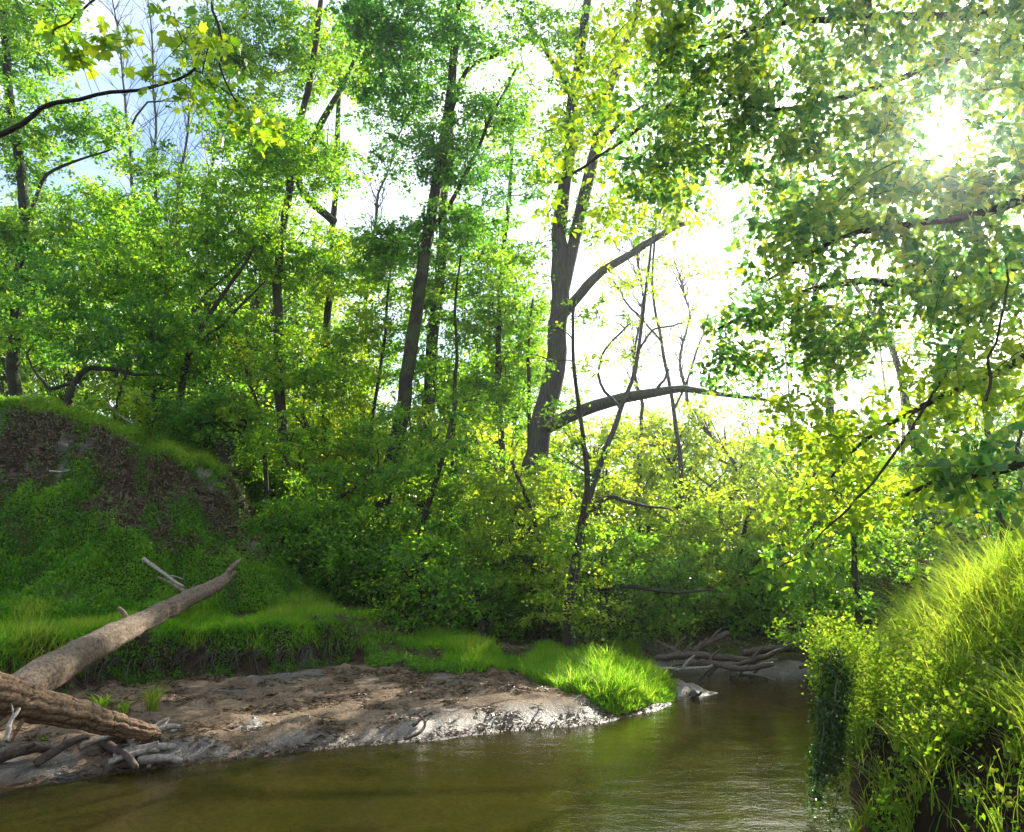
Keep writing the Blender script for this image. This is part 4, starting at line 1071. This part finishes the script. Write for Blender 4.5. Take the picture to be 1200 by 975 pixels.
# ------------------------------------------------------------------ ground vegetation
def blades(x, y, z, h, w, lean, seg, r, tint, wind=(0, 0)):
    n = len(x); a = r.uniform(0, 2 * math.pi, n)
    dx, dy = np.cos(a) * lean + wind[0] * h, np.sin(a) * lean + wind[1] * h
    px_, py_ = -np.sin(a), np.cos(a)
    turn = r.uniform(-.9, .9, n); qx = px_ * np.cos(turn) - py_ * np.sin(turn); qy = px_ * np.sin(turn) + py_ * np.cos(turn)
    Vs = []
    for k in range(seg + 1):
        t = k / seg; wk = w * (1 - t) ** .7 * .5 + (.0004 if k == seg else 0)
        cx = x + dx * t * t; cy = y + dy * t * t; cz = z + h * (t - .35 * t * t * np.clip(lean / h, 0, 1.6))
        Vs.append(np.stack([cx - qx * wk, cy - qy * wk, cz], 1)); Vs.append(np.stack([cx + qx * wk, cy + qy * wk, cz], 1))
    V = np.stack(Vs, 1).reshape(-1, 3); m = 2 * (seg + 1); i = np.arange(n)[:, None] * m
    Qs = []
    for k in range(seg):
        Qs.append(np.concatenate([i + 2 * k, i + 2 * k + 1, i + 2 * k + 3, i + 2 * k + 2], 1))
    Q = np.stack(Qs, 1).reshape(-1, 4)
    return V, Q, np.repeat(tint, seg)
def sample(n, x0, x1, y0, y1, r):
    "uniform in the view wedge"
    x = r.uniform(x0, x1, n); y = r.uniform(y0, y1, n)
    k = np.abs(x / y) < .76
    return x[k], y[k]
def proj(x, y, z):
    z = z - CAM_H; zc = y * cp + z * sp; yc = -y * sp + z * cp
    return 600 + F * x / zc, 487.5 - F * yc / zc
def grassobj(name, V, Q, T, mat):
    o = link(name, npmesh(name, V, Q, 4, False, T), M[mat]); tag(o, kind='stuff'); return o

r = np.random.default_rng(21)
# short turf on the flat
x, y = sample(420000, -13, 4, 11, 21, r)
db = sdf(x, y, BENCH); dh = sdf(x, y, HILL) + 0.38 * fbm(x * .45, y * .45, 7, 3, 19)
cl = fbm(x * 1.1, y * 1.1, 0, 3, 91)
z = height(x, y); px, py = proj(x, y, z)
keepp = (db > .18) & (dh < .8) & (sdf(x, y, LANDL) > .1) & (cl + .55 - ss(y, 16.5, 21) * 1.1 + r.uniform(-.3, .3, len(x)) > 0)
keepp &= ~((px > 400) & (px < 640) & (cl < -.25) & (py > 755))
x, y, z, cl, db = x[keepp], y[keepp], z[keepp], cl[keepp], db[keepp]
x, y, z, cl, db = x[:95000], y[:95000], z[:95000], cl[:95000], db[:95000]
n = len(x); h = r.uniform(.08, .26, n) * (1 + .7 * cl)
print('turf', n)
grassobj('grass', *blades(x, y, z, h, r.uniform(.012, .022, n), h * r.uniform(.2, 1, n), 1, r, np.clip(.5 + .4 * cl + r.normal(0, .2, n), 0, 1)), 'grass')
# the bright tussock on the point
x, y = sample(300000, .2, 4.2, 11.5, 18.5, r)
z = height(x, y); px, py = proj(x, y, z)
k = (sdf(x, y, BENCH) > -.12) & (sdf(x, y, LANDL) > .08) & (px > 600 + r.uniform(0, 45, len(x))) & (y < 16.8)
x, y, z, px = x[k][:20000], y[k][:20000], z[k][:20000], px[k][:20000]
n = len(x); h = r.uniform(.14, .46, n) * (1 + .5 * fbm(x * 3, y * 3, 0, 2, 88)) * (.7 + .3 * ss(px, 640, 680)) * (1 - .35 * ss(px, 740, 785)) * (.35 + .65 * ss(sdf(x, y, LANDL), .05, .55)); print('tussock', n)
tus = grassobj('tall_grass', *blades(x, y, z - .02, h, r.uniform(.012, .024, n), h * r.uniform(.25, 1.2, n), 3, r, np.clip(r.normal(.5, .3, n) + .2 * fbm(x * 2, y * 2, 5, 2, 8), 0, 1)), 'grass')
# creeping plants over the slope
x, y = sample(700000, -19, -3, 14.5, 25, r)
dh = sdf(x, y, HILL) + 0.38 * fbm(x * .45, y * .45, 7, 3, 19)
mu, tu, we, so = cover(x, y)
cl = fbm(x * 1.6, y * 1.6, 3, 4, 93)
k = (dh > .2) & (dh < 9) & (r.uniform(0, 1, len(x)) > so * .9) & (cl + r.uniform(-.3, .5, len(x)) > -.5)
x, y, cl, dh = x[k][:130000], y[k][:130000], cl[k][:130000], dh[k][:130000]
z = height(x, y); n = len(x); print('slope', n)
Cc = np.stack([x, y, z + r.uniform(.01, .16, n) * (1 + .8 * np.clip(cl, 0, 1))], 1)
Nn = nrm(np.stack([r.normal(0, .8, n) + .5, r.normal(0, .8, n) + .5, r.normal(.6, .6, n)], 1)); Dd = nrm(r.normal(0, 1, (n, 3)))
lv = leaf_arrays(Cc, Nn, Dd, r.uniform(.045, .11, n), r.uniform(.025, .06, n), np.clip(.45 + .5 * cl + r.normal(0, .2, n), 0, 1))
o = link('ground_cover', npmesh('ground_cover', lv[0], lv[1], 3, False, lv[2]), M['creeper']); tag(o, kind='stuff')
# grass fringe on the crest and grass on the lower slope
dq = dh + 2.3 * ss(x, -13.5, -7)
kk = (np.abs(dq - 6.2) < .55) | ((dh < 2.5) & (r.uniform(0, 1, n) < .45))
xx, yy, zz = x[kk], y[kk], z[kk]; n2 = len(xx); print('fringe', n2)
crest = np.abs(dq[kk] - 6.2) < .55
h = np.where(crest, r.uniform(.15, .4, n2), r.uniform(.06, .16, n2))
grassobj('grass', *blades(xx, yy, zz, h, r.uniform(.008, .016, n2), h * r.uniform(.3, 1.3, n2), 2, r, np.clip(np.where(crest, .8, .45) + r.normal(0, .2, n2), 0, 1)), 'grass')

# plants hanging over and growing on the low cut edge
x, y = sample(260000, -10, 1, 10, 18, r); db = sdf(x, y, BENCH) + 0.22 * fbm(x * .9, y * .9, 3, 4, 9); cl = fbm(x * 2.1, y * 1.2, 0, 3, 191)
k = (db > -.08) & (db < .5) & (cl + r.uniform(-.2, .2, len(x)) > .12) & (sdf(x, y, HILL) < -.5); x, y, cl = x[k][:13000], y[k][:13000], cl[k][:13000]; n = len(x); print('edge', n)
z = height(x, y) + r.uniform(.0, .14, n)
lv = leaf_arrays(np.stack([x, y - .04, z], 1), nrm(r.normal(0, 1, (n, 3)) + [.3, .3, .4]), r.normal(0, 1, (n, 3)) + [0, 0, -.4], r.uniform(.04, .10, n), r.uniform(.02, .045, n), np.clip(.5 + .4 * cl + r.normal(0, .25, n), 0, 1))
o = link('weeds', npmesh('weeds', lv[0], lv[1], 3, False, lv[2]), M['creeper']); tag(o, kind='stuff')
# right bank: arching grass and leafy weeds
x, y = sample(240000, 1.0, 9.0, 3.9, 14.5, r)
dr = sdf(x, y, LANDR); cl = fbm(x * 1.5, y * 1.5, 0, 3, 95)
z = height(x, y); px, py = proj(x, y, z)
soil = ((y < 6.3) & (dr < .7 + .25 * cl) & (x / y > .47)) | ((y > 6.6) & (y < 10.5) & (dr < .26 + .1 * cl))
k = (dr > .02) & ~(soil & (r.uniform(0, 1, len(x)) < .93)) & (cl > -.55 + r.uniform(-.3, .2, len(x)))
x, y, z, dr, cl = [a[k] for a in (x, y, z, dr, cl)]
m = 38000
xg, yg, zg, dg, cg = [a[:m] for a in (x, y, z, dr, cl)]
n = len(xg); cg2 = fbm(xg * 2.6, yg * 2.6, 5, 2, 96); h = r.uniform(.18, .58, n) * np.clip(.85 + 1.0 * cg2, .25, 1.8); print('rgrass', n)
grassobj('grass', *blades(xg, yg, zg - .02, h, r.uniform(.007, .015, n), h * r.uniform(.25, 1.0, n), 4, r, np.clip(.5 + .3 * cg + r.normal(0, .22, n), 0, 1), (-.10, -.05)), 'weed')
# leafy weeds
xw, yw, zw, dw, cw = [a[m:m + 4800] for a in (x, y, z, dr, cl)]
n = len(xw); hw = r.uniform(.06, .5, n) * np.clip(.8 + 1.1 * fbm(xw * 2.2, yw * 2.2, 2, 2, 98), .2, 1.9)
cen = np.stack([xw + r.normal(0, .05, n) - .05, yw - .03, zw + hw * .7], 1)
lv = spray_leaves(cen, r.uniform(.06, .16, n), 14, .042, flat=1.4, tilt=.6, seed=77, up=.45)
o = link('weeds', npmesh('weeds', lv[0], lv[1], 3, False, lv[2]), M['weed']); tag(o, kind='stuff')
lv = spray_leaves(np.stack([xw[:2400], yw[:2400] + .02, zw[:2400] + .03], 1), np.full(2400, .14), 16, .04, flat=.6, tilt=.6, seed=78)
o = link('undergrowth', npmesh('undergrowth', lv[0], lv[1], 3, False, lv[2]), M['creeper']); tag(o, kind='stuff')

# single arching tufts: each a thing
def tuft(label, px, py, Y, h, n, spread, seed, mat='weed', w=.012, cat='grass tuft', group=None, up=1.0):
    rr2 = np.random.default_rng(seed); c = hit(px, py); c[2] -= .02
    a = rr2.uniform(0, 2 * math.pi, n); q = rr2.uniform(0, .09, n)
    hh = h * rr2.uniform(.5, 1.0, n) * (.75 if px > 900 else 1)
    V, Q, T = blades(np.cos(a) * q, np.sin(a) * q, np.zeros(n), hh * up, np.full(n, w), spread * hh * rr2.uniform(.5, 1.2, n), 7, rr2, rr2.uniform(.3, 1, n))
    o = link('grass_tuft', npmesh('grass_tuft', V, Q, 4, False, T), M[mat]); o.location = c
    tag(o, label, cat, group); return o
tuft('arching clump of long light grass blades beside the upper end of the fallen trunk', 262, 752, 15.3, .55, 40, 1.2, 1, 'grass', .022)
tuft('yellow-green weed clump under the pale fallen trunk, on the mud edge', 178, 832, 11.6, .60, 130, .7, 2, 'weed', .014)
tuft('low green weed clump between the two fallen logs', 118, 832, 11.2, .40, 120, 1.0, 3, 'grass', .016)
tuft('small green weed just left of the yellow-green clump', 145, 834, 11.2, .30, 60, 1.0, 4, 'grass', .014)
tuft('tiny green sprout on the mud below the crossing log', 52, 868, 9.9, .12, 22, 1.0, 5, 'grass', .012)
tuft('bright clump on the left bank edge behind the fallen trunk', 20, 778, 13.6, .35, 150, 1.0, 6, 'weed', .014)
for k, (px, py, Y, h) in enumerate([(1020, 965, 0, .55), (1045, 935, 0, .6), (1085, 900, 0, .6), (1130, 870, 0, .6), (1180, 850, 0, .65), (1000, 985, 0, .5), (1060, 880, 0, .6), (1195, 890, 0, .4), (1110, 840, 0, .6), (1160, 810, 0, .6), (1190, 760, 0, .6)]):
    tuft(['arching grass tuft second from the water on the right bank', 'arching grass tuft drooping over the bare soil, right of the water', 'grass tuft above the dark bare soil at the lower right',
          'grass tuft above the stones, midway up the lower right bank', 'broad arching tuft near the right edge above the bare soil', 'lowest arching grass tuft, at the waterline on the right bank',
          'grass tuft in the shaded hollow of the right bank', 'short grass tuft touching the right edge above the soil', 'grass tuft in the middle of the right bank growth',
          'high arching grass tuft on the right bank shoulder', 'highest arching grass tuft, near the right edge'][k], px, py, Y, h, 60, 1.0, 30 + k, 'weed', .014, group='arching grass tufts on the right bank')

# debris on the mud and leaf litter
x, y = sample(150000, -9, 3.5, 8.5, 17, r)
dl = sdf(x, y, LANDL); db = sdf(x, y, BENCH)
c4 = fbm(x * 2.2, y * 2.2, 0, 4, 97)
k = (dl > .08) & (db < .5) & (c4 + r.uniform(-.35, .3, len(x)) > .25)
x, y = x[k][:14000], y[k][:14000]; n = len(x); z = height(x, y) + .004
N_ = nrm(np.stack([r.normal(0, .25, n), r.normal(0, .25, n), np.ones(n)], 1)); D_ = r.normal(0, 1, (n, 3)); D_[:, 2] *= .1
lv = leaf_arrays(np.stack([x, y, z], 1), N_, D_, r.uniform(.03, .17, n), r.uniform(.01, .045, n), r.uniform(0, .6, n))
o = link('debris', npmesh('debris', lv[0], lv[1], 3, False, lv[2]), M['litter']); tag(o, kind='stuff')
x, y = sample(260000, -9, 3.5, 8, 17, r); dl = sdf(x, y, LANDL) + .10 * fbm(x * 1.3, y * 1.3, 0, 3, 5); k = (dl > .02) & (dl < .10 + .35 * np.clip(fbm(x * 1.7, y * 1.7, 1, 3, 45), 0, 1)) & (r.uniform(0, 1, len(x)) < .35)
x, y = x[k][:3500], y[k][:3500]; n = len(x); z = height(x, y) + .008
lv = leaf_arrays(np.stack([x, y, z], 1), nrm(r.normal(0, .3, (n, 3)) + [0, 0, 1]), r.normal(0, 1, (n, 3)) * [1, 1, .15], r.uniform(.03, .16, n), r.uniform(.008, .03, n), r.uniform(0, .9, n))
o = link('debris', npmesh('debris', lv[0], lv[1], 3, False, lv[2]), M['litter']); tag(o, kind='stuff')
x, y = sample(90000, -9, 8, 14, 27, r); db = sdf(x, y, BENCH); dh = sdf(x, y, HILL)
k = (db > .8) & (dh < .8); x, y = x[k][:26000], y[k][:26000]; n = len(x); z = height(x, y) + r.uniform(.005, .05, n)
N_ = nrm(np.stack([r.normal(0, .4, n), r.normal(0, .4, n), np.ones(n)], 1)); D_ = r.normal(0, 1, (n, 3)); D_[:, 2] *= .2
lv = leaf_arrays(np.stack([x, y, z], 1), N_, D_, r.uniform(.05, .11, n), r.uniform(.03, .06, n), r.uniform(0, 1, n))
o = link('leaf_litter', npmesh('leaf_litter', lv[0], lv[1], 3, False, lv[2]), M['litter']); tag(o, kind='stuff')

x, y = sample(260000, -19, -3, 14.5, 25, r); mu, tu, we, so = cover(x, y); k = so > .4
x, y = x[k][:16000], y[k][:16000]; n = len(x); z = height(x, y) + r.uniform(0, .04, n)
lv = leaf_arrays(np.stack([x, y, z], 1), nrm(r.normal(0, .5, (n, 3)) + [.4, -.4, .6]), r.normal(0, 1, (n, 3)), r.uniform(.05, .25, n), r.uniform(.015, .05, n), r.uniform(0, .55, n))
o = link('debris', npmesh('debris', lv[0], lv[1], 3, False, lv[2]), M['litter']); tag(o, kind='stuff')
# ------------------------------------------------------------------ haze
HAZE = .0008
if HAZE:
    hb = np.array([[a, b_, c_] for a in (-352, 352) for b_ in (-352, 352) for c_ in (-4, 34.0)], float)
    hf = np.array([[0, 1, 3, 2], [4, 6, 7, 5], [0, 4, 5, 1], [2, 3, 7, 6], [0, 2, 6, 4], [1, 5, 7, 3]])
    hm, hn, hout = newmat('haze')
    hv = hn.nodes.new('ShaderNodeVolumePrincipled')
    hv.inputs['Color'].default_value = (.93, .95, 1, 1); hv.inputs['Density'].default_value = HAZE; hv.inputs['Anisotropy'].default_value = .85
    hn.links.new(hv.outputs[0], hout.inputs['Volume'])
    ho = link('haze', npmesh('haze', hb, hf, 4), hm); tag(ho, kind='stuff')
tot = 0; seen = {}
for o in bpy.data.objects:
    if o.type == 'MESH': seen[o.data.name] = sum(len(p.vertices) - 2 for p in o.data.polygons) if len(o.data.polygons) < 50 else len(o.data.loops) - 2 * len(o.data.polygons)
print('TRIS', sum(seen.values()), 'objects', len(bpy.data.objects))
